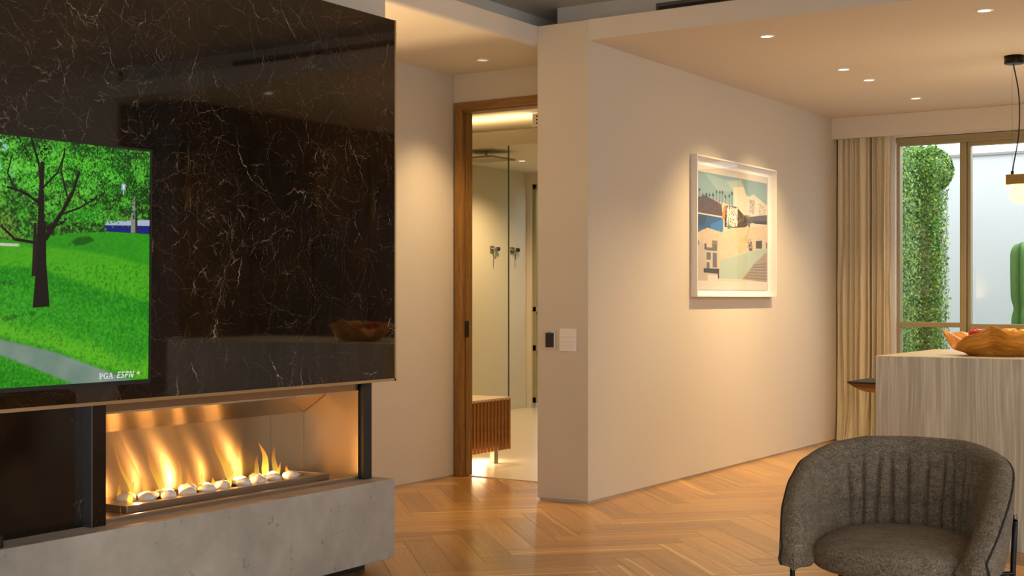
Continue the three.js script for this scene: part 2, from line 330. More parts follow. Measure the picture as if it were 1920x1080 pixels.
// burner tray
const TR = { x0: -4.125, x1: -3.905, z0: -4.47, z1: -3.34, y: 0.405 };
const burner = thing('burner_tray', 'long low steel burner tray on the firebox floor', 'burner', [(TR.x0 + TR.x1) / 2, TR.y, (TR.z0 + TR.z1) / 2]);
{
  const hx = (TR.x1 - TR.x0) / 2, hz = (TR.z1 - TR.z0) / 2, t = burner;
  mesh('rim', [box(-hx, -hx + 0.035, 0, 0.026, -hz, hz, 0.002), box(hx - 0.035, hx, 0, 0.026, -hz, hz, 0.002), box(-hx + 0.035, hx - 0.035, 0, 0.026, hz - 0.08, hz, 0.002), box(-hx + 0.035, hx - 0.035, 0, 0.026, -hz, -hz + 0.02, 0.002)], M.steelFloor, t);
  mesh('basin', box(-hx + 0.03, hx - 0.03, 0, 0.008, -hz + 0.01, hz - 0.07), std({ color: rgb(0.05, 0.035, 0.03), roughness: 0.6, metalness: 0.4 }), t);
  mesh('control_plate', box(-hx + 0.045, hx - 0.045, 0.008, 0.020, -hz + 0.03, -hz + 0.19, 0.002), M.chrome, t);
  // flames: closed tapering tongues that give off light
  const ramp = (n, fn) => dataTex(4, n, (u, v) => fn(v), { srgb: true });
  const em = ramp(64, (v) => v < 0.3 ? mix3([1, 0.85, 0.42], [1, 0.78, 0.25], v / 0.3) : mix3([1, 0.78, 0.25], [0.95, 0.42, 0.08], (v - 0.3) / 0.7));
  const thinAlpha = dataTex(4, 64, (u, v) => 0.62 * Math.pow(1 - v, 0.9) * clamp(v * 12) , { srgb: false }), boldAlpha = dataTex(4, 64, (u, v) => 0.85 * Math.pow(1 - v, 0.7) * clamp(v * 14 + 0.2), { srgb: false });
  const mk = (alphaMap, k) => std({ color: rgb(0, 0, 0), emissive: rgb(1, 1, 1), emissiveMap: em, emissiveIntensity: k, alphaMap, transparent: true, roughness: 1, side: THREE.DoubleSide, depthWrite: false });
  const thin = mk(thinAlpha, 1.15), bold = mk(boldAlpha, 2.2);
  const flame = (z, dx, h, r, lean, curl, mat) => {
    const g = gridGeo(14, 28, (u, v) => {
      const a = u * Math.PI * 2, w = r * Math.pow(Math.sin(Math.PI * Math.pow(clamp(v * 0.985 + 0.015), 0.55)), 0.8) * (1 - v * 0.35);
      const off = lean * Math.pow(v, 1.4) + curl * Math.sin(v * 5.2) * v;
      return [Math.cos(a) * w * 0.5 + 0.25 * curl * Math.sin(v * 7), v * h, Math.sin(a) * w * 0.78 + off + 0.006 * Math.sin(v * 8 + z * 40) * v, u, v];
    });
    const o = mesh('flame', g, mat, burner, { keepUV: true }); o.position.set(dx, 0.014, z - burner.position.z); o.castShadow = false; return o;
  };
  // z along the tray (left to right runs from -3.4 to -4.36)
  flame(-3.51, -0.05, 0.24, 0.013, 0.13, 0.010, thin); flame(-3.66, -0.05, 0.22, 0.024, 0.12, 0.012, thin); flame(-3.58, -0.06, 0.14, 0.014, 0.04, 0.004, thin);
  flame(-3.76, -0.06, 0.17, 0.014, 0.02, -0.004, thin); flame(-3.79, -0.03, 0.10, 0.020, 0.03, 0.004, thin); flame(-4.03, -0.05, 0.26, 0.027, 0.15, 0.014, thin);
  flame(-4.24, -0.05, 0.17, 0.026, 0.03, -0.010, bold); flame(-4.31, -0.06, 0.15, 0.020, 0.02, 0.006, thin); flame(-4.19, -0.06, 0.12, 0.018, -0.01, 0.006, thin);
  flame(-3.44, 0.01, 0.085, 0.016, -0.02, 0.006, bold); flame(-3.55, 0.0, 0.05, 0.015, 0.01, 0.004, bold); flame(-3.74, -0.01, 0.05, 0.02, 0.01, 0.004, bold); flame(-3.85, -0.02, 0.085, 0.014, 0.02, 0.004, bold);
  flame(-3.80, 0.02, 0.045, 0.020, 0.03, 0.004, bold); flame(-3.90, -0.02, 0.05, 0.018, 0.0, 0.004, bold); flame(-3.97, 0.0, 0.075, 0.014, -0.02, 0.004, bold); flame(-4.02, 0.0, 0.06, 0.013, -0.01, 0.004, bold);
  flame(-4.12, -0.02, 0.05, 0.012, 0.0, 0.004, bold); flame(-4.23, 0.02, 0.08, 0.016, -0.03, 0.004, bold); flame(-4.34, -0.01, 0.055, 0.018, 0.02, 0.004, bold); flame(-3.93, 0.03, 0.03, 0.014, 0.0, 0.003, bold);
  flame(-3.36, -0.06, 0.13, 0.014, 0.01, 0.004, thin); flame(-3.46, -0.07, 0.08, 0.013, 0.01, 0.004, thin);
  for (const z of [-3.5, -3.68, -3.86, -4.04, -4.24]) { const l = new THREE.PointLight(AMBER, 0.15, 0, 2); l.position.set(-4.03, 0.46, z); l.castShadow = true; l.shadow.radius = 0.15; l.name = 'fire_glow'; scene.add(l); }
}
// white stones between the flames
{
  const stoneMat = std({ color: rgb(0.80, 0.76, 0.70), roughness: 0.75 });
  const g = metreUV(gridGeo(18, 12, (u, v) => { const a = u * 6.2832, b = (v - 0.5) * Math.PI, k = 1 + 0.10 * Math.sin(2 * a + 1) + 0.10 * Math.cos(3 * a), cb = Math.pow(Math.cos(b), 0.8); return [cb * Math.cos(a) * 0.031 * k, Math.sin(b) * 0.017 * (1 + 0.12 * Math.sin(a + 1)), cb * Math.sin(a) * 0.041 * k]; }));
  let z = -3.46, k = 0;
  while (z > -4.34) {
    const o = new THREE.Mesh(g, stoneMat); o.name = numbered('fire_stone'); o.castShadow = o.receiveShadow = true; const s = rr(0.85, 1.08);
    o.scale.set(s, rr(0.95, 1.3), s); o.position.set(-4.015 + (k % 2 ? 0.033 : -0.035) + rr(-0.01, 0.01), TR.y + 0.009 + 0.017 * o.scale.y, z); o.rotation.y = rr(-0.6, 0.6); scene.add(o);
    tag(o, 'smooth white stone lying among the flames in the burner tray', 'stone', 'white stones in the burner tray'); z -= rr(0.047, 0.053); k++;
  }
}
// small black box at the left end of the bench
{ const t = thing('speaker', 'small black box standing on the left end of the concrete bench', 'speaker', [-3.76, 0.397, -2.60]); mesh('body', box(-0.03, 0.03, 0, 0.045, -0.09, 0.25, 0.004), M.blackMetal, t); mesh('grille', box(0.028, 0.032, 0.005, 0.04, -0.08, 0.24, 0.001), M.dark, t); }

// ================================================================ TELEVISION
{
  const W = 1.45, Hh = 0.815, t = thing('television', 'wide flat television showing a green golf course on black marble', 'television', [-3.63, 0.905, -3.205 + W / 2]);
  t.rotation.z = -0.012;
  const screen = canvasTex(2048, 1152, (g, w, h) => {
    seed = 777;
    const X = (u) => u * w, Y = (v) => v * h, poly = (pts, c) => { g.fillStyle = c; g.beginPath(); pts.forEach(([a, b], i) => (i ? g.lineTo(X(a), Y(b)) : g.moveTo(X(a), Y(b)))); g.closePath(); g.fill(); };
    const img = g.createImageData(w, h), px = img.data, seg = (x, pts) => { for (let i = 1; i < pts.length; i++) if (x <= pts[i][0]) return lerp(pts[i - 1][1], pts[i][1], (x - pts[i - 1][0]) / (pts[i][0] - pts[i - 1][0])); return pts.at(-1)[1]; };
    const S = (e0, e1, x) => smooth(clamp((x - e0) / (e1 - e0)));
    for (let y = 0; y < h; y++) for (let x = 0; x < w; x++) {
      const u = x / w, v = y / h, n1 = fbm(u, v, 14, 9, 4, 901), n2 = fbm(u, v, 220, 110, 2, 905), n3 = fbm(u, v, 60, 34, 3, 907);
      const hill = seg(u, [[0, 0.40], [0.6, 0.415], [0.68, 0.405], [0.76, 0.375], [0.88, 0.36], [1, 0.357]]);
      let c;
      if (v < hill + (n3 - 0.5) * 0.012) {
        c = mix3([0.07, 0.20, 0.04], [0.22, 0.62, 0.10], clamp((n3 - 0.28) * 2.1)); c = mix3(c, [0.50, 0.68, 0.20], 0.6 * S(0.5, 0.68, n1) * S(0.1, 0.3, v)); if (n2 > 0.62) c = mix3(c, [0.55, 0.85, 0.30], 0.5); if (n2 < 0.36) c = mix3(c, [0.03, 0.10, 0.02], 0.6);
        c = mix3(c, [0.72, 0.88, 0.97], 0.85 * S(0.56, 0.66, n3) * S(0.66, 0.60, u) * S(0.22, 0.12, v));
      } else {
        c = mix3([0.16, 0.58, 0.06], [0.20, 0.66, 0.08], n1);
        const a1 = seg(u, [[0, 0.44], [0.7, 0.435], [0.86, 0.455], [1, 0.50]]), a2 = seg(u, [[0, 0.50], [0.68, 0.52], [0.86, 0.61], [1, 0.66]]);
        c = mix3(c, [0.30, 0.70, 0.07], S(a1 - 0.012, a1 + 0.012, v) * S(a2 + 0.02, a2 - 0.02, v)); c = mix3(c, [0.10, 0.55, 0.04], 0.8 * S(a2 - 0.01, a2 + 0.015, v) * S(a2 + 0.13, a2 + 0.03, v));
        const pt = seg(u, [[0, 0.60], [0.4, 0.725], [0.585, 0.80], [0.72, 0.855], [0.86, 0.94], [0.96, 1.0]]), pb = seg(u, [[0, 0.66], [0.4, 0.79], [0.585, 0.872], [0.68, 0.935], [0.77, 1.0], [1, 1.2]]);
        c = mix3(c, [0.44, 0.78, 0.12], 0.75 * S(pt - 0.13, pt - 0.03, v + (n1 - 0.5) * 0.06) * S(pt + 0.01, pt - 0.02, v)); c = mix3(c, [0.12, 0.52, 0.04], 0.6 * S(pb, pb + 0.05, v));
        c = mix3(c, [0.03, 0.30, 0.02], 0.75 * S(0.56, 0.66, n3 * 0.45 + 0.62 * Math.exp(-Math.pow((u - 0.80) / 0.055, 2) - Math.pow((v - 0.405 + (u - 0.8) * 0.25) / 0.024, 2)))); c = mix3(c, [0.03, 0.32, 0.02], 0.6 * S(0.5, 0.62, n3 * 0.5 + 0.5 * Math.exp(-Math.pow((u - 0.57) / 0.05, 2) - Math.pow((v - 0.585) / 0.02, 2)))); c = mix3(c, [0.03, 0.32, 0.02], 0.6 * S(0.5, 0.62, n3 * 0.5 + 0.5 * Math.exp(-Math.pow((u - 0.62) / 0.06, 2) - Math.pow((v - 0.715 + (u - 0.62) * 0.25) / 0.013, 2))));
        c = mix3(c, [0.88, 0.86, 0.80], S(0.008, 0.004, Math.abs(v - 0.432)) * S(0.637, 0.625, u)); const gr = v > 0.5 ? 0.42 : 0.16; c = mix3(c, n2 > 0.5 ? [0.36, 0.80, 0.16] : [0.05, 0.38, 0.02], gr * Math.abs(n2 - 0.5) * 3.2);
        c = mix3(c, mix3([0.42, 0.54, 0.46], [0.60, 0.66, 0.62], n1), S(pt - 0.004, pt + 0.014, v) * S(pb + 0.008, pb - 0.014, v));
      }
      const i = (y * w + x) * 4; px[i] = 255 * clamp(c[0]); px[i + 1] = 255 * clamp(c[1]); px[i + 2] = 255 * clamp(c[2]); px[i + 3] = 255;
    }
    g.putImageData(img, 0, 0);
    const gauss = () => (rnd() + rnd() + rnd() + rnd() - 2) * 0.9;
    const leaf = (n, x0, x1, y0, y1, cols, r0, r1, al) => { g.globalAlpha = al; for (let k = 0; k < n; k++) { g.fillStyle = cols[Math.floor(rnd() * cols.length)]; g.beginPath(); g.ellipse(X((x0 + x1) / 2 + gauss() * (x1 - x0) / 2), Y((y0 + y1) / 2 + gauss() * (y1 - y0) / 2), rr(r0, r1), rr(r0, r1) * 0.6, rr(0, 3), 0, 6.3); g.fill(); } g.globalAlpha = 1; };
    // hospitality tent
    poly([[0.865, 0.322], [1, 0.318], [1, 0.362], [0.865, 0.36]], '#10207a'); poly([[0.865, 0.315], [1, 0.30], [1, 0.326], [0.865, 0.334]], '#b9c6da'); poly([[0.945, 0.2], [0.96, 0.2], [0.963, 0.36], [0.942, 0.36]], '#8f9488'); poly([[0.955, 0.2], [0.96, 0.2], [0.963, 0.36], [0.956, 0.36]], '#2c2a22');
    // trees
    poly([[0.668, 0.34], [0.676, 0.34], [0.678, 0.555], [0.664, 0.555]], '#20160e');
    poly([[0.678, 0.33], [0.70, 0.33], [0.702, 0.5], [0.712, 0.678], [0.667, 0.682], [0.676, 0.5]], '#120a07');
    const limb = (pts, wd) => { g.strokeStyle = '#140c08'; g.lineCap = 'round'; for (let i = 1; i < pts.length; i++) { g.lineWidth = wd * (1 - 0.6 * (i - 1) / pts.length); g.beginPath(); g.moveTo(X(pts[i - 1][0]), Y(pts[i - 1][1])); g.lineTo(X(pts[i][0]), Y(pts[i][1])); g.stroke(); } };
    limb([[0.689, 0.36], [0.686, 0.22], [0.69, 0.1], [0.70, 0.0]], 36); limb([[0.70, 0.40], [0.74, 0.30], [0.775, 0.2], [0.80, 0.07]], 26); limb([[0.70, 0.36], [0.76, 0.32], [0.80, 0.25], [0.86, 0.2]], 16);
    limb([[0.685, 0.26], [0.64, 0.22], [0.585, 0.20]], 15); limb([[0.688, 0.16], [0.65, 0.07], [0.625, 0]], 15); limb([[0.672, 0.42], [0.62, 0.41], [0.585, 0.36]], 14); limb([[0.70, 0.15], [0.75, 0.12], [0.80, 0.10]], 11); limb([[0.69, 0.12], [0.685, 0.05], [0.67, 0.0]], 14); limb([[0.97, 0.1], [0.94, 0.17], [0.90, 0.22], [0.86, 0.24]], 9); limb([[1, 0.13], [0.95, 0.06], [0.92, 0.03]], 11);
    leaf(5200, 0.5, 1, -0.02, 0.25, ['#3cc01c', '#2aa516', '#1c7d10', '#59d22c', '#124d0b', '#7ade44'], 3, 8, 0.8); leaf(700, 0.7, 0.9, 0.25, 0.34, ['#2aa516', '#1c7d10', '#59c92c'], 3, 9, 0.8); leaf(900, 0.86, 1, 0.0, 0.25, ['#12500c', '#1c7d10', '#0c2f08'], 3, 9, 0.8);
    for (let k = 0; k < 46; k++) { const cx = rr(0.5, 1), cy = rr(0, 0.27), dk = rnd() < 0.5; leaf(55, cx - 0.022, cx + 0.022, cy - 0.024, cy + 0.024, dk ? ['#0b3a07', '#0f4a0a', '#082a05'] : ['#6fe03c', '#4fd028', '#86e856'], 3, 9, dk ? 0.55 : 0.5); }
    limb([[0.66, 0.0], [0.68, 0.1], [0.688, 0.2]], 12); limb([[0.74, 0.30], [0.79, 0.27], [0.84, 0.22]], 9); limb([[0.76, 0.24], [0.74, 0.12], [0.75, 0.03]], 9); limb([[0.69, 0.2], [0.73, 0.13], [0.75, 0.05]], 9); limb([[0.62, 0.215], [0.60, 0.15], [0.61, 0.08]], 8);
    limb([[0.689, 0.36], [0.687, 0.22], [0.69, 0.1]], 30); limb([[0.70, 0.40], [0.74, 0.30], [0.772, 0.21], [0.79, 0.12]], 20); limb([[0.686, 0.26], [0.64, 0.22], [0.60, 0.205]], 10);
    // lamp post
    g.fillStyle = '#9fb8d6'; g.fillRect(X(0.913), Y(0.15), 26, 34); g.fillStyle = '#e8f0fa'; g.fillRect(X(0.913) + 7, Y(0.15) + 6, 12, 20); g.fillStyle = '#b8c6d2'; g.fillRect(X(0.913) + 9, Y(0.18), 8, 20);
    // broadcaster marks
    g.fillStyle = '#f2f5f0'; g.textBaseline = 'middle'; g.textAlign = 'center';
    g.font = 'bold 40px serif'; g.fillText('PGA', X(0.872), Y(0.976));
    g.font = 'italic bold 44px sans-serif'; g.fillText('ESPN', X(0.928), Y(0.974)); g.fillText('+', X(0.967), Y(0.970)); g.fillStyle = '#2d7f2a'; g.fillRect(X(0.893), Y(0.969), 140, 3);
  });
  mesh('housing', [box(-0.04, 0.0, 0, Hh, -W / 2, W / 2, 0.004), box(-0.075, -0.03, 0.2, 0.6, -0.3, 0.3)], M.blackMetal, t);
  const b = 0.007;
  mesh('bezel', [box(0, 0.006, 0, 0.014, -W / 2, W / 2), box(0, 0.006, Hh - b, Hh, -W / 2, W / 2), box(0, 0.006, 0.014, Hh - b, -W / 2, -W / 2 + b), box(0, 0.006, 0.014, Hh - b, W / 2 - b, W / 2)], M.dark, t);
  const sg = new THREE.PlaneGeometry(W - 2 * b, Hh - 0.014 - b); sg.rotateY(Math.PI / 2); sg.translate(0.002, 0.014 + (Hh - 0.014 - b) / 2, 0);
  const sm = mesh('screen', sg, std({ color: rgb(0.005, 0.005, 0.005), emissive: rgb(1, 1, 1), emissiveMap: screen, emissiveIntensity: 0.95, roughness: 0.25 }), t, { keepUV: true });
  sm.userData.label = 'lit screen with a golf course';
}

// ================================================================ DOOR FRAME AND BATHROOM
{
  const t = thing('door_frame', 'oak door frame around the bathroom doorway', 'door frame', [DX0, 0, ZD]);
  const w = DX1 - DX0;
  mesh('jamb', [box(0, 0.062, 0, DH, -0.02, 0.018, 0.003), box(0.0, 0.05, 0, DH - 0.05, -0.125, -0.02, 0.002), box(0.05, 0.066, 0, DH - 0.05, -0.08, -0.03, 0.002)], M.oak, t, { flip: true });
  mesh('jamb', [box(w - 0.062, w, 0, DH, -0.02, 0.018, 0.003), box(w - 0.05, w, 0, DH - 0.05, -0.125, -0.02, 0.002)], M.oak, t, { flip: true, ov: 0.3 });
  mesh('head', [box(0, w, DH - 0.05, DH + 0.002, -0.02, 0.0185, 0.003), box(0.0, w, DH - 0.06, DH, -0.125, -0.02, 0.002)], M.oak, t, { ov: 0.2 });
  const s = mesh('strike_plate', box(0.058, 0.067, 0.94, 1.05, -0.062, -0.018, 0.001), M.blackMetal, t); s.userData.label = 'black lock strike plate';
}
{
  const zf = -7.45, zb = -8.16, xf = -5.38, t = thing('slatted_bench', 'low slatted wooden bench glowing underneath just inside the bathroom', 'bench', [xf - 0.22, 0.006, (zf + zb) / 2]);
  const hl = (zf - zb) / 2;
  mesh('top', box(-0.22, 0.222, 0.455, 0.475, -hl, hl, 0.002), std({ color: rgb(0.62, 0.50, 0.36), roughness: 0.4 }), t);
  mesh('carcass', box(-0.22, 0.188, 0.115, 0.455, -hl + 0.003, hl), M.slat, t, { flip: true });
  const n = 16, p = (2 * hl) / n, sg = metreUV(box(-0.014, 0.014, 0, 0.368, -p * 0.27, p * 0.27, 0.003), true);
  for (let k = 0; k < n; k++) { const o = new THREE.Mesh(sg, M.slat); o.name = k ? 'slat_' + String(k).padStart(3, '0') : 'slat'; o.position.set(0.212, 0.095, -hl + p * (k + 0.5)); o.castShadow = o.receiveShadow = true; t.add(o); }
  mesh('leg', box(0.15, 0.19, 0, 0.115, 0.12 - hl, 0.17 - hl, 0.002), M.chrome, t);
  mesh('light_strip', box(0.02, 0.03, 0.108, 0.114, -hl + 0.05, hl - 0.02), M.glow(WARM, 6), t);
  const l = new THREE.RectAreaLight(WARM, 260, 0.03, 2 * hl - 0.1); l.position.set(xf - 0.195, 0.106, (zf + zb) / 2); l.rotation.x = -Math.PI / 2; l.name = 'bench_glow'; scene.add(l);
}
{
  const t = thing('shower_screen', 'clear glass shower screen behind the slatted bench', 'shower screen', [-6.98, 0.006, -10.0]);
  mesh('pane', box(-0.92, 0.36, 0, 2.57, -0.005, 0.005), M.showerGlass, t);
  mesh('edge', box(0.36, 0.368, 0, 2.57, -0.006, 0.006), std({ color: rgb(0.06, 0.07, 0.05), roughness: 0.3 }), t);
}
{
  const t = thing('rain_shower_head', 'square steel rain shower head under the shower ceiling', 'shower head', [-7.08, 2.50, -10.32]);
  mesh('plate', box(-0.2, 0.2, 0, 0.018, -0.2, 0.2, 0.004), M.chrome, t); mesh('arm', bar([0, 0.018, 0], [0, 0.08, 0], 0.014), M.chrome, t);
  for (const [z, l] of [[-11.62, 'chrome shower valve seen through the glass screen'], [-12.0, 'chrome shower valve right of the glass edge']]) {
    const v = thing('shower_valve', l, 'shower valve', [-7.9, 1.72, z], 0, 'shower valves');
    mesh('plate', box(0, 0.012, -0.035, 0.035, -0.035, 0.035, 0.004), M.chrome, v); mesh('stem', bar([0.01, 0, 0], [0.06, 0, 0], 0.016), M.chrome, v); mesh('lever', bar([0.05, 0, 0], [0.055, -0.10, 0.01], 0.007), M.chrome, v); mesh('knob', bar([0.01, 0.005, -0.075], [0.045, 0.005, -0.075], 0.022), M.dark, v);
  }
  const g = thing('air_grille', 'small white air grille high on the bathroom cove', 'vent', [-6.34, 2.725, -10.0]);
  mesh('frame', box(-0.02, 0.16, 0, 0.12, -0.009, 0.006, 0.002), M.whitePaint, g); for (let k = 0; k < 3; k++) mesh('slot', box(0.02, 0.12, 0.025 + k * 0.03, 0.038 + k * 0.03, 0.004, 0.008), M.dark, g);
  // cove light over the shower
  const c = thing('cove_light', 'glowing warm strip light in the bathroom ceiling cove', 'strip light', [-6.2, 2.642, -10.12]); mesh('strip', box(-1.65, 1.9, 0, 0.012, -0.02, 0.02), M.glow(WARM, 4), c);
  const l = new THREE.RectAreaLight(WARM, 40, 3.5, 0.05); l.position.set(-6.1, 2.66, -10.12); l.rotation.x = Math.PI / 2; l.name = 'cove_glow'; scene.add(l);
  // bathroom window
  const w = struct('window_2', [box(-7.84, -7.80, 0.06, 2.45, -12.40, -12.33), box(-6.94, -6.9, 0.06, 2.45, -12.40, -12.33), box(-7.84, -6.9, 0.06, 0.12, -12.40, -12.33), box(-7.84, -6.9, 2.40, 2.45, -12.40, -12.33), box(-7.84, -6.9, 0.63, 0.69, -12.40, -12.33), box(-7.84, -6.9, 1.06, 1.11, -12.40, -12.33)], M.frameBronze, 'narrow bathroom window with bronze frame');
  mesh('pane', box(-7.80, -6.94, 0.12, 2.40, -12.368, -12.362), M.glass, w);
}

// ================================================================ SWITCHES
{
  const a = thing('thermostat', 'small wall thermostat with a black screen beside the light switch', 'thermostat', [-4.165, 0.955, ZC]);
  mesh('body', box(-0.036, 0.036, -0.053, 0.053, 0, 0.014, 0.005), M.plastic, a); mesh('screen', box(-0.029, 0.029, -0.044, 0.042, 0.013, 0.0155, 0.001), M.dark, a); mesh('sensor', box(-0.012, 0.012, 0.045, 0.049, 0.0135, 0.0148), M.chrome, a);
  const b = thing('light_switch', 'square white light switch plate with rocker buttons on the column', 'light switch', [-4.043, 0.956, ZC]);
  mesh('plate', box(-0.057, 0.057, -0.067, 0.067, 0, 0.010, 0.003), M.whitePaint, b);
  for (let k = 0; k < 3; k++) mesh('button', box(-0.045, 0.045, -0.034 + k * 0.026, -0.013 + k * 0.026, 0.009, 0.0135, 0.002), M.whitePaint, b);
}
// linear air slot above the kitchen header
{ const t = thing('linear_diffuser', 'long black slot air diffuser above the kitchen header', 'vent', [-2.6, 2.86, ZC - 0.229]); mesh('frame', box(-0.98, 2.2, 0, 0.065, 0, 0.008, 0.002), std({ color: rgb(0.12, 0.11, 0.1), roughness: 0.6 }), t); mesh('slot', [box(-0.965, 2.19, 0.006, 0.022, 0.006, 0.010), box(-0.965, 2.19, 0.028, 0.044, 0.006, 0.010)], M.dark, t); }

// ================================================================ FRAMED PRINT
{
  const z0 = -8.118, z1 = -9.50, y0 = 1.212, y1 = 2.168, d = 0.05, r = 0.012;
  const t = thing('framed_print', 'white box-framed landscape collage print on the warm wall', 'picture', [XP, y0, (z0 + z1) / 2]);
  const hw = (z0 - z1) / 2, h = y1 - y0;
  mesh('frame', [box(0, d, 0, r, -hw, hw, 0.002), box(0, d, h - r, h, -hw, hw, 0.002), box(0, d, r, h - r, hw - r, hw, 0.002), box(0, d, r, h - r, -hw, -hw + r, 0.002)], M.whitePaint, t);
  mesh('backing', box(0, 0.008, r, h - r, -hw + r, hw - r), M.whitePaint, t);
  const art = canvasTex(1400, 900, (g, w, hh) => {
    seed = 4242;
    const X = (u) => u * w, Y = (v) => v * hh, poly = (pts, c) => { g.fillStyle = c; g.beginPath(); pts.forEach(([a, b], i) => (i ? g.lineTo(X(a), Y(b)) : g.moveTo(X(a), Y(b)))); g.closePath(); g.fill(); };
    const fleck = (n, x0, x1, y0, y1, cols, r0, r1, al) => { g.globalAlpha = al; for (let k = 0; k < n; k++) { g.fillStyle = cols[Math.floor(rnd() * cols.length)]; g.beginPath(); g.ellipse(X(rr(x0, x1)), Y(rr(y0, y1)), rr(r0, r1), rr(r0, r1), 0, 0, 6.3); g.fill(); } g.globalAlpha = 1; };
    g.fillStyle = '#efe9dd'; g.fillRect(0, 0, w, hh);
    poly([[0.03, 0.055], [0.985, 0.055], [0.985, 0.93], [0.03, 0.93]], '#e6dcc8');
    poly([[0.03, 0.055], [0.985, 0.055], [0.985, 0.25], [0.78, 0.17], [0.5, 0.30], [0.30, 0.27], [0.03, 0.29]], '#8fb6bb'); poly([[0.12, 0.06], [0.38, 0.09], [0.62, 0.06], [0.55, 0.16], [0.3, 0.2]], '#a5c6c6'); poly([[0.40, 0.10], [0.60, 0.07], [0.66, 0.14], [0.5, 0.17]], '#c2d4cb');
    poly([[0.50, 0.14], [0.64, 0.12], [0.68, 0.19], [0.985, 0.25], [0.985, 0.40], [0.70, 0.40], [0.50, 0.33]], '#ece4d4');
    // palms and dark hillside
    poly([[0.03, 0.27], [0.12, 0.24], [0.24, 0.27], [0.34, 0.30], [0.36, 0.41], [0.03, 0.41]], '#5b4b43'); fleck(160, 0.03, 0.34, 0.26, 0.4, ['#3d332e', '#6e5a4e', '#7a2f3a', '#4a4440'], 4, 14, 0.6);
    for (let k = 0; k < 11; k++) { const u = 0.06 + k * 0.042 + rr(-0.008, 0.008), v = rr(0.19, 0.25); g.fillStyle = '#3b3a36'; g.fillRect(X(u) - 3, Y(v), 6, Y(0.1)); for (let q = 0; q < 9; q++) { g.beginPath(); g.ellipse(X(u) + rr(-12, 12), Y(v) + rr(-9, 9), rr(6, 13), rr(3, 6), rr(0, 3), 0, 6.3); g.fill(); } }
    fleck(200, 0.72, 0.80, 0.22, 0.34, ['#8a7f70', '#a89c88', '#6f665a'], 2, 7, 0.5); fleck(160, 0.86, 0.97, 0.24, 0.36, ['#9c907c', '#7b7264'], 2, 7, 0.45);
    // pool
    poly([[0.03, 0.395], [0.36, 0.405], [0.36, 0.52], [0.24, 0.50], [0.10, 0.52], [0.03, 0.55]], '#1d5f94'); poly([[0.20, 0.47], [0.35, 0.42], [0.35, 0.53], [0.2, 0.52]], '#2f7fd0'); poly([[0.03, 0.395], [0.16, 0.40], [0.12, 0.48], [0.03, 0.5]], '#17456f'); poly([[0.03, 0.385], [0.36, 0.395], [0.36, 0.407], [0.03, 0.397]], '#e8e4d8');
    // sunshade, patterned screen, buildings
    poly([[0.37, 0.31], [0.43, 0.30], [0.41, 0.42], [0.34, 0.42]], '#d9922a'); poly([[0.40, 0.30], [0.425, 0.30], [0.405, 0.42], [0.385, 0.42]], '#a5401f');
    poly([[0.41, 0.30], [0.56, 0.30], [0.57, 0.48], [0.38, 0.48], [0.38, 0.42]], '#2b2826'); fleck(420, 0.41, 0.56, 0.31, 0.47, ['#efe8da', '#f4efe4'], 4, 9, 0.95);
    poly([[0.56, 0.31], [0.64, 0.36], [0.74, 0.38], [0.74, 0.43], [0.62, 0.48], [0.56, 0.48]], '#4e443c'); fleck(120, 0.57, 0.73, 0.36, 0.46, ['#2c2723', '#8b7c6a', '#6d6152'], 4, 12, 0.7);
    poly([[0.73, 0.37], [0.985, 0.335], [0.985, 0.42], [0.86, 0.41], [0.74, 0.425]], '#5d554c'); poly([[0.76, 0.40], [0.985, 0.39], [0.985, 0.42], [0.8, 0.425]], '#3a332e');
    poly([[0.42, 0.47], [0.45, 0.45], [0.46, 0.49], [0.42, 0.495]], '#4d8a3a');
    // sandy foreground
    poly([[0.03, 0.55], [0.16, 0.50], [0.36, 0.53], [0.5, 0.48], [0.72, 0.46], [0.985, 0.43], [0.985, 0.64], [0.70, 0.66], [0.40, 0.74], [0.30, 0.86], [0.03, 0.86]], '#e3cfae'); fleck(260, 0.05, 0.95, 0.52, 0.82, ['#d9c29c', '#ecdcc0', '#d2b98f'], 6, 26, 0.35);
    poly([[0.66, 0.55], [0.72, 0.46], [0.74, 0.46], [0.70, 0.55], [0.71, 0.60], [0.66, 0.60]], '#d7bd92'); poly([[0.71, 0.59], [0.76, 0.585], [0.77, 0.66], [0.72, 0.665]], '#5f5347'); fleck(40, 0.70, 0.77, 0.56, 0.66, ['#2d2823', '#f0e6d4', '#8b7b66'], 3, 9, 0.8);
    poly([[0.82, 0.575], [0.91, 0.565], [0.91, 0.635], [0.82, 0.64]], '#403c36'); poly([[0.97, 0.58], [0.985, 0.58], [0.985, 0.64], [0.97, 0.64]], '#4a443c');
    // water and striped ground lower right
    poly([[0.32, 0.76], [0.60, 0.70], [0.78, 0.66], [0.985, 0.63], [0.985, 0.66], [0.80, 0.77], [0.62, 0.91], [0.32, 0.91]], '#b9cfc0');
    poly([[0.985, 0.66], [0.80, 0.77], [0.62, 0.91], [0.985, 0.93]], '#b0a28c'); for (let k = 0; k < 6; k++) poly([[0.78 - k * 0.02, 0.78 + k * 0.022], [0.985, 0.76 + k * 0.028], [0.985, 0.772 + k * 0.028], [0.77 - k * 0.02, 0.79 + k * 0.022]], '#8e8170');
    // tower of windows lower left
    poly([[0.03, 0.60], [0.12, 0.64], [0.30, 0.72], [0.30, 0.93], [0.03, 0.93]], '#cfc3ae'); poly([[0.215, 0.60], [0.285, 0.60], [0.285, 0.84], [0.215, 0.84]], '#8a7d6c'); poly([[0.13, 0.66], [0.29, 0.67], [0.29, 0.85], [0.13, 0.84]], '#d8ccb6');
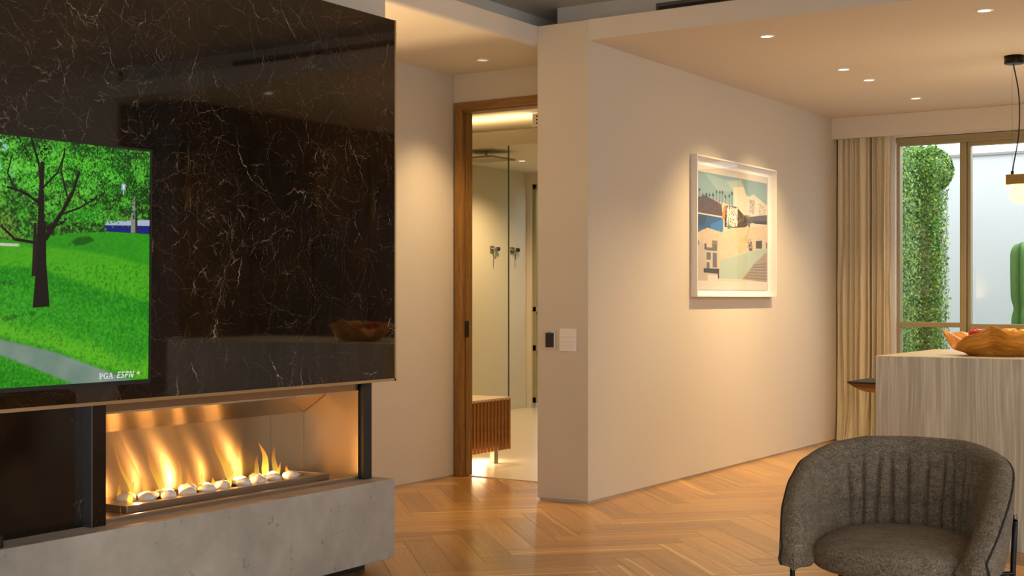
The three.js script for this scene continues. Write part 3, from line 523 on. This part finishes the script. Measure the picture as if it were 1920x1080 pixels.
    for (const [a, b, c, d2] of [[0.145, 0.70, 0.20, 0.76], [0.225, 0.70, 0.28, 0.82], [0.145, 0.78, 0.185, 0.83], [0.145, 0.66, 0.28, 0.685], [0.225, 0.63, 0.28, 0.66]]) poly([[a, b], [c, b], [c, d2], [a, d2]], '#6d6a66');
    poly([[0.11, 0.83], [0.31, 0.83], [0.31, 0.91], [0.29, 0.91], [0.29, 0.87], [0.11, 0.865]], '#2d2925'); poly([[0.12, 0.63], [0.145, 0.63], [0.145, 0.68], [0.12, 0.68]], '#4d463d'); poly([[0.03, 0.61], [0.05, 0.61], [0.05, 0.645], [0.03, 0.645]], '#6d6354');
    poly([[0.16, 0.88], [0.29, 0.885], [0.29, 0.93], [0.16, 0.93]], '#efe7d6');
  });
  const aw = 1.262, ah = 0.845, pg = new THREE.PlaneGeometry(aw, ah); pg.rotateY(Math.PI / 2);
  const sh = mesh('print_sheet', [box(0.008, 0.0135, 0.052, 0.052 + ah, -aw / 2 + 0.025, aw / 2 + 0.025)], M.whitePaint, t);
  const p = mesh('print', pg, std({ map: art, color: rgb(0.62, 0.62, 0.62), roughness: 0.8 }), t, { keepUV: true }); p.position.set(0.0145, 0.052 + ah / 2, 0.025);
  mesh('glazing', box(0.040, 0.042, r, h - r, -hw + r, hw - r), M.acrylic, t);
}

// ================================================================ WINDOW, CURTAIN, COURTYARD
{
  const z0 = -11.16, z1 = ZW - 0.005, w = struct('window_1', [
    box(-3.44, -3.415, 0, 2.54, z0, z1, 0.003), box(-3.415, 0.55, 2.475, 2.54, z0, z1, 0.003), box(-2.925, -2.875, 0, 2.475, z0, z1, 0.003), box(-2.873, -2.845, 0, 2.475, z0 - 0.02, z0 + 0.05, 0.003), box(-3.415, -2.925, 0.965, 1.005, z0, z1, 0.003), box(-2.845, 0.55, 0.955, 0.995, z0 - 0.015, z1 - 0.01, 0.003), box(-2.845, 0.55, 2.445, 2.476, z0 - 0.02, z0 + 0.05, 0.003), box(-3.415, 0.55, 0, 0.05, z0, z1, 0.003), box(-0.92, -0.86, 0, 2.475, z0, z1, 0.003),
  ], M.frameBronze, 'bronze framed courtyard window');
  for (const [a, b, c, d] of [[-3.415, -2.925, 0.05, 0.965], [-3.415, -2.925, 1.005, 2.475], [-2.845, -0.92, 0.05, 0.955], [-2.845, -0.92, 0.995, 2.445], [-0.86, 0.55, 0.05, 0.955], [-0.86, 0.55, 0.995, 2.445]]) mesh('pane', box(a, b, c, d, -11.125, -11.119), M.glass, w);
  mesh('head_trim', box(-3.47, 0.55, 2.50, 2.536, z1, z1 + 0.03, 0.003), M.frameBronze, w);
}
{
  const t = thing('curtain', 'beige linen curtain gathered in deep pleats beside the courtyard window', 'curtain', [-3.89, 0, -10.95]);
  const wid = 0.425, folds = 9, g = gridGeo(320, 70, (u, v) => {
    const y = v * 2.60, low = Math.pow(clamp(1 - v / 0.16), 1.5);
    const wob = fbm(u, v, 6, 3, 3, 301) - 0.5, ph = u * folds * 6.2832 + wob * (1.6 + 2.2 * (1 - v)) + Math.sin(u * 7) * 1.2 + Math.sin(u * 17 + 1) * 1.5 + Math.sin(u * 31) * 0.5;
    const amp = (0.022 + 0.046 * vnoise(u * 9, 0, 9, 1, 303)) * (1 - 0.25 * v);
    let x = u * wid + Math.cos(ph) * 0.012 + low * 0.02 * Math.sin(u * 19), z = Math.sin(ph) * amp + low * (0.03 + 0.05 * vnoise(u * 5, 3, 5, 9, 305));
    x = Math.max(x, -0.015); return [x, Math.max(0.004, y - low * 0.004), z, u * 1.6, y];
  });
  mesh('drape', g, M.curtain, t, { keepUV: true });
  mesh('heading', box(0, wid, 2.58, 2.62, -0.015, 0.015), M.curtain, t);
}
struct('ground_courtyard', box(-9, 4, -0.2, -0.02, -16, -11.24), std({ color: rgb(0.45, 0.44, 0.42), roughness: 0.9 }), 'pale courtyard paving');
struct('wall_courtyard', [box(-9, 4, -0.02, 2.66, -14.2, -14.0)], M.exterior, 'white courtyard wall');
struct('trim_1', box(-9, 4, 2.66, 2.685, -14.22, -13.97), std({ color: rgb(0.35, 0.37, 0.38), roughness: 0.6 }), 'grey coping of the courtyard wall');
struct('wall_bath_outer', box(XC, XP, 0, 3.0, -12.45, -12.3), M.exterior, 'outer corner of the bathroom');
// living green walls: backing plus countless small leaves
const leafGeo = (() => { const s = [[0, 0, 0], [0.5, 0.35, 0.10], [0, 1, 0], [-0.5, 0.35, 0.10], [0, 0.45, 0]]; const g = new THREE.BufferGeometry(); const p = []; for (const [a, b, c] of [[0, 1, 4], [1, 2, 4], [2, 3, 4], [3, 0, 4]]) for (const k of [a, b, c]) p.push(...s[k]); g.setAttribute('position', new THREE.Float32BufferAttribute(p, 3)); g.computeVertexNormals(); return g; })();
const leafMat = std({ color: rgb(1, 1, 1), roughness: 0.42, side: THREE.DoubleSide });
function hedge(name, label, at, pieces, sampler, n) {
  const t = thing(name, label, 'hedge', at);
  mesh('backing', pieces, std({ color: rgb(0.16, 0.32, 0.06), roughness: 0.9 }), t);
  const m = new THREE.InstancedMesh(leafGeo, leafMat, n); m.name = 'foliage'; m.userData.kind = 'stuff'; m.castShadow = m.receiveShadow = true;
  const d = new THREE.Object3D(), c = new THREE.Color();
  for (let i = 0; i < n; i++) {
    const [p, nn] = sampler(); d.position.set(...p); const out = V(nn[0] + rr(-0.7, 0.7), nn[1] + rr(-0.5, 0.9), nn[2] + rr(-0.7, 0.7)).normalize();
    d.lookAt(V(...p).add(t.position).add(out).sub(t.position)); d.rotateZ(rr(0, 6.28)); const s = rr(0.015, 0.028); d.scale.set(s, s * 1.25, s); d.updateMatrix(); m.setMatrixAt(i, d.matrix);
    const k = rnd(); c.setRGB(lerp(0.07, 0.36, k * k), lerp(0.17, 0.56, k), lerp(0.03, 0.08, rnd())); if (rnd() < 0.07) c.setRGB(0.42, 0.60, 0.22); m.setColorAt(i, c);
  }
  t.add(m); return t;
}
hedge('ivy_hedge', 'tall clipped ivy hedge outside the window with a bulging top', [-3.75, -0.02, -12.6], [box(-0.145, 0.0, 0, 2.58, 0.15, 1.15), box(-0.24, 0.18, 0, 2.58, -0.3, 0.0)], () => {
  const k = rnd();
  if (k < 0.38) return [[0.02 + 0.09 * rnd(), rr(0, 2.64), rr(0.02, 1.18)], [1, 0, 0.2]];
  if (k < 0.75) return [[rr(-0.05, 0.235), rr(0, 2.64), 0.02 + 0.09 * rnd()], [0, 0, 1]];
  if (k < 0.85) return [[0.22 + rr(-0.02, 0.03), rr(0, 2.6), rr(-0.3, 0.03)], [1, 0, 0]];
  const a = rr(0, 6.28), b = rr(-1.5, 1.5), r = 0.19; return [[0.15 + Math.cos(b) * Math.cos(a) * r, 2.43 + Math.sin(b) * r * 1.05, -0.06 + Math.cos(b) * Math.sin(a) * r], [Math.cos(b) * Math.cos(a), Math.sin(b), Math.cos(b) * Math.sin(a)]];
}, 38000);
hedge('ivy_hedge', 'dark ivy hedge glimpsed through the narrow bathroom window', [-7.3, -0.02, -13.2], [box(-0.6, 0.6, 0, 2.9, -0.3, 0)], () => [[rr(-0.6, 0.6), rr(0, 2.9), rr(0, 0.06)], [0, 0, 1]], 3000);
// column cactus
{
  const t = thing('column_cactus', 'tall ribbed green column cactus outside the right window pane', 'cactus', [-2.855, -0.02, -13.0]);
  const green = std({ color: rgb(0.13, 0.32, 0.09), roughness: 0.55 }), ribs = 5;
  const col = (h, r, y0) => gridGeo(60, 60, (u, v) => { const a = u * 6.2832 + 0.35, rib = 1 + 0.85 * Math.pow(Math.abs(Math.cos(a * ribs / 2)), 1.2) - 0.62, neck = 1 - 0.22 * Math.exp(-Math.pow((v * h - (h - 0.62)) / 0.06, 2)), top = v > 0.93 ? Math.sqrt(Math.max(0, 1 - Math.pow((v - 0.93) / 0.07, 2))) : 1, w = r * rib * neck * (top * 0.92 + 0.08) * (v >= 1 ? 0.02 : 1) * (1 + 0.05 * Math.sin(v * 9)); return [Math.cos(a) * w, y0 + v * h, Math.sin(a) * w, u, v]; });
  mesh('stem', col(1.75, 0.092, 0), green, t); const arm = mesh('arm', col(1.15, 0.07, 0.72), green, t); arm.position.set(0.19, 0, 0.02);
  mesh('arm_joint', tube([[0.02, 0.55, 0], [0.13, 0.62, 0.01], [0.19, 0.80, 0.02]], 0.06, 12, 12), green, t);
  const sp = []; for (let k = 0; k < 60; k++) { const a = Math.floor(rr(0, 5)) * 6.2832 / 5 - 0.35 / 1, y = rr(0.3, 1.7); sp.push(bar([Math.cos(a) * 0.09, y, Math.sin(a) * 0.09], [Math.cos(a) * 0.105, y + 0.005, Math.sin(a) * 0.105], 0.0012, 4)); }
  const s = mesh('spines', sp, std({ color: rgb(0.10, 0.09, 0.05), roughness: 0.8 }), t); s.userData.kind = 'stuff';
}

// ================================================================ KITCHEN
{
  const t = thing('kitchen_island', 'grey striped stone kitchen island behind the armchair', 'kitchen island', [-1.15, 0, -7.09]);
  mesh('front_slab', box(-1.0, 1.0, 0, 0.914, 0.475, 0.51, 0.002), M.stone, t); mesh('side_slab', box(-1.0, -0.965, 0, 0.889, -0.53, 0.475, 0.002), M.stone, t, { ou: 0.4 });
  mesh('worktop', box(-1.0, 1.0, 0.889, 0.914, -0.53, 0.475, 0.002), M.stone, t, { flip: true }); mesh('carcass', box(-0.96, 0.99, 0.1, 0.889, -0.2, 0.474), M.cabinet, t);
}
{
  const t = thing('bar_stool', 'bar stool with a thin black seat on wood beyond the stone island', 'stool', [-2.52, 0, -7.98]);
  mesh('cushion', box(-0.20, 0.20, 0.692, 0.705, -0.19, 0.19, 0.006), M.dark, t);
  const sh = new THREE.Shape(); sh.moveTo(-0.195, 0.692); sh.quadraticCurveTo(-0.13, 0.648, -0.06, 0.642); sh.lineTo(0.06, 0.642); sh.quadraticCurveTo(0.13, 0.648, 0.195, 0.692); sh.closePath();
  const sg = new THREE.ExtrudeGeometry(sh, { depth: 0.36, bevelEnabled: false, curveSegments: 12 }); sg.translate(0, 0, -0.18);
  mesh('seat_shell', sg, M.oak, t);
  for (const [a, b] of [[-1, -1], [1, -1], [-1, 1], [1, 1]]) mesh('leg', bar([a * 0.05, 0.66, b * 0.05], [a * 0.12 + 0.1, 0, b * 0.16], 0.012), M.blackMetal, t);
  for (const z of [-0.12, 0.12]) mesh('footrest', bar([0.0, 0.22, z], [0.18, 0.22, z], 0.008), M.blackMetal, t);
}
// teak root bowl with fruit
{
  const tk = woodTex(512, 512, [0.97, 0.70, 0.26], [0.56, 0.31, 0.08], 610, 1 / 0.4, 1 / 0.25, 1.1), t = thing('root_wood_bowl', 'rough orange teak root bowl full of fruit on the island', 'bowl', [-1.645, 0.914, -6.93]);
  const rim = (a) => { const d = (x, w) => Math.exp(-Math.pow(Math.atan2(Math.sin(a - x), Math.cos(a - x)) / w, 2)); return 0.108 - 0.062 * d(2.45, 0.30) + 0.014 * d(3.3, 0.35) + 0.024 * d(1.3, 0.5) + 0.012 * Math.sin(5 * a) - 0.014 * d(0.35, 0.25) + 0.008 * Math.sin(9 * a + 1); };
  const rad = (a) => { const d = (x, w) => Math.exp(-Math.pow(Math.atan2(Math.sin(a - x), Math.cos(a - x)) / w, 2)); return 1 + 0.07 * Math.sin(3 * a + 0.6) + 0.05 * Math.sin(7 * a) + 0.10 * d(3.14, 0.4); };
  const g = gridGeo(140, 40, (u, v) => {
    const a = u * 6.2832, R = rad(a), H = rim(a); let r, y;
    if (v < 0.55) { const q = v / 0.55; r = lerp(0.0, 1, Math.pow(q, 0.5)); r = q < 0.25 ? q * 2.1 : 0.525 + (q - 0.25) / 0.75 * 0.475; y = q < 0.25 ? 0 : H * Math.pow((q - 0.25) / 0.75, 1.35); }
    else { const q = (v - 0.55) / 0.45; r = q < 0.15 ? 1 - 0.02 * q / 0.15 - 0.05 * q / 0.15 : 0.93 * (1 - (q - 0.15) / 0.85); y = q < 0.15 ? H + 0.004 * Math.sin(q / 0.15 * Math.PI) : lerp(0.02, H, Math.pow(1 - (q - 0.15) / 0.85, 1.6)); }
    const bump = 1 + (fbm(u, v * 0.5, 12, 8, 4, 641) - 0.5) * 0.24 * clamp(v * 3);
    return [Math.cos(a) * 0.225 * r * R * bump, y, Math.sin(a) * 0.19 * r * R * bump, u * 1.3, v * 0.5];
  });
  mesh('bowl', g, std({ map: tk, roughness: 0.45 }), t, { keepUV: true });
  const fruit = (name, label, cat, x, y, z, sx, sy, sz, col, stem) => {
    const f = thing(name, label, cat, [-1.645 + x, 0.926 + y, -6.93 + z]);
    const b = gridGeo(28, 18, (u, v) => { const a = u * 6.2832, e = (v - 0.5) * Math.PI, dim = 1 - 0.16 * Math.exp(-Math.pow((v - 1) / 0.07, 2)); return [Math.cos(e) * Math.cos(a) * sx * (1 + 0.03 * Math.cos(5 * a)), Math.sin(e) * sy * dim, Math.cos(e) * Math.sin(a) * sz]; });
    mesh('flesh', b, std({ color: rgb(...col), roughness: 0.3 }), f); if (stem) mesh('stem', bar([0, sy * 0.8, 0], [0.004, sy * 1.08, 0], 0.003, 8), std({ color: rgb(0.12, 0.14, 0.03), roughness: 0.8 }), f);
  };
  fruit('tomato', 'left of the two red tomatoes in the teak bowl', 'tomato', -0.115, 0.095, -0.03, 0.033, 0.028, 0.033, [0.50, 0.035, 0.012], true); fruit('tomato', 'right of the two red tomatoes in the teak bowl', 'tomato', -0.060, 0.094, -0.015, 0.034, 0.027, 0.033, [0.60, 0.06, 0.012], true);
  fruit('lime', 'green lime beside the red tomatoes in the teak bowl', 'lime', -0.012, 0.100, -0.05, 0.027, 0.026, 0.034, [0.30, 0.30, 0.04], false); fruit('mango', 'large orange yellow mango in the middle of the teak bowl', 'mango', 0.055, 0.096, -0.02, 0.055, 0.032, 0.038, [0.75, 0.33, 0.02], true); fruit('lemon', 'yellow lemon at the right of the teak bowl', 'lemon', 0.118, 0.096, -0.04, 0.036, 0.028, 0.028, [0.62, 0.46, 0.03], false);
}
// brass pendant with opal globes
{
  const t = thing('pendant_lamp', 'brass bar pendant with glowing opal globes on a black cord', 'pendant lamp', [-1.95, SOF, -8.65]);
  mesh('canopy', lathe([[0, 0], [0.06, 0], [0.06, -0.045], [0.055, -0.05], [0, -0.05]]), M.blackMetal, t);
  mesh('cord', tube([[-0.005, -0.05, 0], [0.028, -0.25, 0.0], [0.025, -0.5, 0], [-0.005, -0.68, 0], [-0.012, -0.735, 0]], 0.004, 40, 8), M.dark, t); mesh('wire', bar([-0.012, -0.05, 0], [-0.012, -0.735, 0], 0.0008, 6), M.chrome, t);
  mesh('bar', box(-0.045, 0.42, -0.800, -0.738, -0.03, 0.03, 0.003), M.brass, t); mesh('cord_grip', bar([-0.012, -0.74, 0], [-0.012, -0.715, 0], 0.009), M.blackMetal, t);
  for (const [x, y, z, r, k] of [[0.03, -0.862, 0.0, 0.062, 1.2], [-0.03, -0.77, -0.078, 0.05, 0.55], [0.3, -0.862, 0.0, 0.062, 1.2]]) {
    const o = mesh('globe', new THREE.SphereGeometry(r, 32, 20).translate(x, y, z), M.glow(rgb(1, 0.88, 0.60), 1.5), t); o.castShadow = false;
    const l = new THREE.PointLight(rgb(1, 0.74, 0.44), k, 0, 2); l.position.set(-1.95 + x, SOF + y, -8.65 + z); l.castShadow = true; l.shadow.radius = 2.5; l.name = 'globe_light'; scene.add(l);
  }
}
// tall dark cupboards along the far side of the kitchen (mirrored in the marble slab)
for (let k = 0; k < 5; k++) {
  const t = thing('tall_cabinet', ['nearest', 'second', 'third', 'fourth', 'farthest'][k] + ' dark tall kitchen cupboard mirrored in the marble slab', 'cupboard', [0.54, 0, -7.40 - k * 0.74], 0, 'tall kitchen cupboards');
  mesh('body', box(-0.32, 0.32, 0, SOF - 0.002, -0.368, 0.368), M.cabinet, t);
  for (const [a, b] of [[0.08, 1.5], [1.51, SOF - 0.03]]) { const d = mesh('door', box(-0.34, -0.32, a, b, -0.36, 0.36, 0.002), M.cabinet, t); mesh('handle', box(-0.355, -0.34, (a + b) / 2 - 0.2, (a + b) / 2 + 0.2, 0.31, 0.325, 0.002), M.brass, d); }
}

// ================================================================ DOWNLIGHTS
function downlight(x, z, y, label, aim, k, angle, pen, glow = 5) {
  const t = thing('downlight', label, 'downlight', [x, y, z], 0, 'recessed ceiling downlights');
  mesh('trim', lathe([[0.034, -0.001], [0.036, -0.005], [0.046, -0.004], [0.047, 0]], 32), M.whitePaint, t);
  mesh('lamp', new THREE.CylinderGeometry(0.034, 0.034, 0.002, 28).translate(0, -0.001, 0), M.glow(rgb(1, 0.85, 0.62), glow), t);
  spot(x, y - 0.02, z, ...aim, WARM, k, angle, pen, 1.6);
}
downlight(-2.99, -7.21, SOF, 'lit ceiling downlight nearest the column corner', [-2.99, 0, -7.21], DOWNLIGHT, 0.85, 0.7);
downlight(-1.77, -7.19, SOF, 'lit ceiling downlight above the island and left of the pendant', [-1.77, 0, -7.19], DOWNLIGHT, 0.85, 0.7);
downlight(-2.98, -10.06, SOF, 'lit ceiling downlight nearest the curtain', [-2.98, 0, -10.06], DOWNLIGHT, 0.85, 0.7);
downlight(-3.0, -8.53, SOF, 'left of the two close spots aimed at the print', [XP, 0.85, -8.3], PICTURE_SPOT, 0.70, 1);
downlight(-3.0, -9.04, SOF, 'right of the two close spots aimed at the print', [XP, 0.85, -9.25], PICTURE_SPOT, 0.70, 1);
downlight(-0.55, -7.19, SOF, 'lit ceiling downlight over the far end of the island', [-0.55, 0, -7.19], DOWNLIGHT, 0.85, 0.7);
downlight(-1.77, -10.06, SOF, 'lit ceiling downlight in front of the window', [-1.77, 0, -10.06], DOWNLIGHT, 0.85, 0.7);
downlight(-0.55, -10.06, SOF, 'lit ceiling downlight by the tall cupboards', [-0.55, 0, -10.06], DOWNLIGHT, 0.85, 0.7);
downlight(-4.79, -6.94, SOF, 'pale ceiling downlight above the bathroom doorway', [-4.79, 0, -6.94], HALL_SPOT, 0.85, 1, 0.9);
downlight(-7.25, -11.2, 2.58, 'lit downlight in the shower ceiling', [-7.25, 0, -11.2], 14, 1.2, 1);
downlight(-6.2, -8.6, 2.85, 'bathroom downlight out of sight beyond the doorway', [-6.2, 0, -8.6], 18, 1.3, 1);

{ // warm uplight on the hidden end face of the chimney breast; it washes the hall ceiling
  const t = thing('uplight', 'warm uplight strip in the hall hidden behind the marble slab', 'strip light', [-4.80, 1.2, -4.775]);
  mesh('channel', [box(-0.42, 0.42, -0.03, 0, -0.08, 0.045), box(-0.42, 0.42, 0, 0.082, -0.08, -0.075)], M.whitePaint, t); mesh('diffuser', box(-0.40, 0.40, 0, 0.004, -0.008, 0.008), M.glow(WARM, 5), t);
  const l = new THREE.RectAreaLight(WARM, HALL_STRIP, 0.8, 0.016); l.position.set(-4.80, 1.21, -4.775); l.rotation.x = Math.PI / 2; l.name = 'uplight_glow'; scene.add(l);
}

// ================================================================ ARMCHAIR
{
  const t = thing('armchair', 'rounded grey boucle barrel armchair on a black metal frame', 'armchair', [-1.345, 0, -4.34], 0.12); t.scale.set(0.93, 1, 0.95);
  const half = [[0.325, 0.315], [0.35, 0.16], [0.35, -0.02], [0.318, -0.18], [0.225, -0.30], [0.09, -0.352]];
  const plan = new THREE.CatmullRomCurve3([...half.map(([x, z]) => V(-x, 0, z)), ...half.slice().reverse().map(([x, z]) => V(x, 0, z))], false, 'centripetal');
  const N = 300, pts = plan.getSpacedPoints(N), total = plan.getLength();
  const key = [[0, 0.718], [0.2, 0.715], [0.36, 0.695], [0.52, 0.66], [0.66, 0.61], [0.8, 0.545], [0.92, 0.465], [1, 0.405]];
  const H = (s) => { for (let i = 1; i < key.length; i++) if (s <= key[i][0]) { const q = (s - key[i - 1][0]) / (key[i][0] - key[i - 1][0]); return lerp(key[i - 1][1], key[i][1], lerp(q, smooth(q), 0.25)); } return key.at(-1)[1]; };
  const at = (u) => { const k = Math.min(N - 1, Math.floor(u * N)), f = u * N - k, p = pts[k].clone().lerp(pts[k + 1], f), a = pts[Math.max(0, k - 2)], b = pts[Math.min(N, k + 3)], d = b.clone().sub(a).normalize(); return [p, V(-d.z, 0, d.x).multiplyScalar(-1)]; };
  const probe = at(0.5); const sign = probe[1].z < 0 ? 1 : -1;      // outward normal points backwards at the back
  const lean = (y) => 0.055 * (y - 0.30) / 0.44;
  const seams = [0.33, 0.375, 0.415, 0.452, 0.49, 0.535, 0.575, 0.61, 0.645, 0.675];
  const Y0 = 0.35;
  const section = (u, k) => {              // k 0..1 round the section
    const s = Math.abs(u - 0.5) * 2, e = Math.min(u, 1 - u) * total, T = lerp(0.095, 0.085, s), c = Math.sqrt(clamp(1 - Math.pow(1 - clamp(e / 0.045), 2)));
    const h = H(s) - (1 - c) * 0.025, Yb = Y0; let off, y;
    if (k < 0.34) { const q = k / 0.34; y = lerp(Yb, h - T / 2, q); off = lean(y) + 0.006 * Math.sin(q * Math.PI); }
    else if (k < 0.54) { const a = (k - 0.34) / 0.2 * Math.PI; y = h - T / 2 + Math.sin(a) * T / 2; off = lean(h - T / 2) - T / 2 + Math.cos(a) * T / 2; }
    else if (k < 0.92) { const q = (k - 0.54) / 0.38; y = lerp(h - T / 2, Yb, q); off = lerp(lean(h - T / 2), 0.01, q) - T - 0.03 * Math.sin(q * Math.PI * 0.8);
      for (const m of seams) { const mm = m + (q - 0.5) * (m < 0.42 ? -0.02 : m > 0.6 ? 0.035 : 0.004), dd = Math.exp(-Math.pow((u - mm) / 0.0048, 2)); off += dd * 0.022 * clamp(q * 5); } off -= 0.004 * (fbm(u, q, 22, 4, 2, 701) - 0.5) * 2; }
    else { const q = (k - 0.92) / 0.08; y = Yb; off = lerp(-T + 0.01, 0, q); }
    const mid = lean(h) * 0.5 - T / 2; off = mid + (off - mid) * Math.max(c, 0.02);
    return [off, y];
  };
  const g = gridGeo(300, 64, (u, v) => { const [p, nrm] = at(u), [off, y] = section(u, v); return [p.x + nrm.x * off * sign, y, p.z + nrm.z * off * sign, u * total * 1.0, v * 1.15]; });
  M.boucle.side = THREE.DoubleSide;
  mesh('shell', g, M.boucle, t);
  const pip = []; for (let i = 2; i <= 118; i++) { const u = i / 120, [p, nrm] = at(u), [off, y] = section(u, 0.375); pip.push([p.x + nrm.x * (off + 0.001) * sign, y, p.z + nrm.z * (off + 0.001) * sign]); }
  for (const [u, add] of [[2 / 120, 'unshift'], [118 / 120, 'push']]) for (const k of [0.30, 0.2, 0.1, 0.0]) { const [p, nrm] = at(u), [off, y] = section(u, k); pip[add]([p.x + nrm.x * (off + 0.001) * sign, y, p.z + nrm.z * (off + 0.001) * sign + 0.004]); }
  mesh('piping', tube(pip, 0.0038, 300, 8), M.piping, t);
  const cush = gridGeo(80, 40, (u, v) => { const a = u * 6.2832, e = (v - 0.5) * Math.PI, ce = Math.sign(Math.cos(e)) * Math.pow(Math.abs(Math.cos(e)), 0.45), se = Math.sign(Math.sin(e)) * Math.pow(Math.abs(Math.sin(e)), 0.75); const cx = Math.sign(Math.cos(a)) * Math.pow(Math.abs(Math.cos(a)), 0.75), sz = Math.sign(Math.sin(a)) * Math.pow(Math.abs(Math.sin(a)), 0.75); const x = cx * ce * 0.272, z = 0.035 + sz * ce * 0.315; return [x, 0.372 + se * 0.052 + (se > 0 ? 0.014 * (1 - Math.pow(x / 0.3, 2)) : 0) + 0.004 * (fbm(u, v, 6, 6, 2, 711) - 0.5), z, x + 0.5, z + 0.5 + se * 0.1]; });
  mesh('seat_cushion', cush, M.boucle, t);
  const base = new THREE.Shape(); base.absellipse(0, 0.0, 0.33, 0.33, 0, 6.2832); const bg = new THREE.ExtrudeGeometry(base, { depth: 0.02, bevelEnabled: false, curveSegments: 32 }); bg.rotateX(Math.PI / 2); bg.translate(0, 0.345, -0.02); mesh('seat_base', bg, M.piping, t);
  // frame: front legs climb the outside of the arms and run round the back as one rail
  const ring = []; for (let i = 0; i <= 24; i++) { const u = 0.20 + 0.60 * i / 24, [p, nrm] = at(u), o = lean(0.50) + 0.012; ring.push([p.x + nrm.x * o * sign, 0.49 + 0.03 * Math.sin(Math.PI * i / 24), p.z + nrm.z * o * sign]); }
  mesh('back_rail', tube(ring, 0.009, 120, 10), M.blackMetal, t);
  for (const s of [-1, 1]) { const f = ring[s < 0 ? 0 : 24]; mesh('leg', tube([[f[0], f[1], f[2]], [f[0], f[1] - 0.03, f[2] + 0.012], [f[0] - s * 0.004, 0.36, f[2] + 0.02], [f[0] - s * 0.01, 0.0, f[2] + 0.03]], 0.0095, 40, 10), M.blackMetal, t); mesh('leg', bar([s * 0.25, 0.335, -0.26], [s * 0.29, 0, -0.33], 0.0095), M.blackMetal, t); mesh('cross_bar', bar([s * 0.05, 0.33, 0.24], [f[0], 0.33, f[2] + 0.022], 0.007), M.blackMetal, t); }
}

renderer.render(scene, camera);
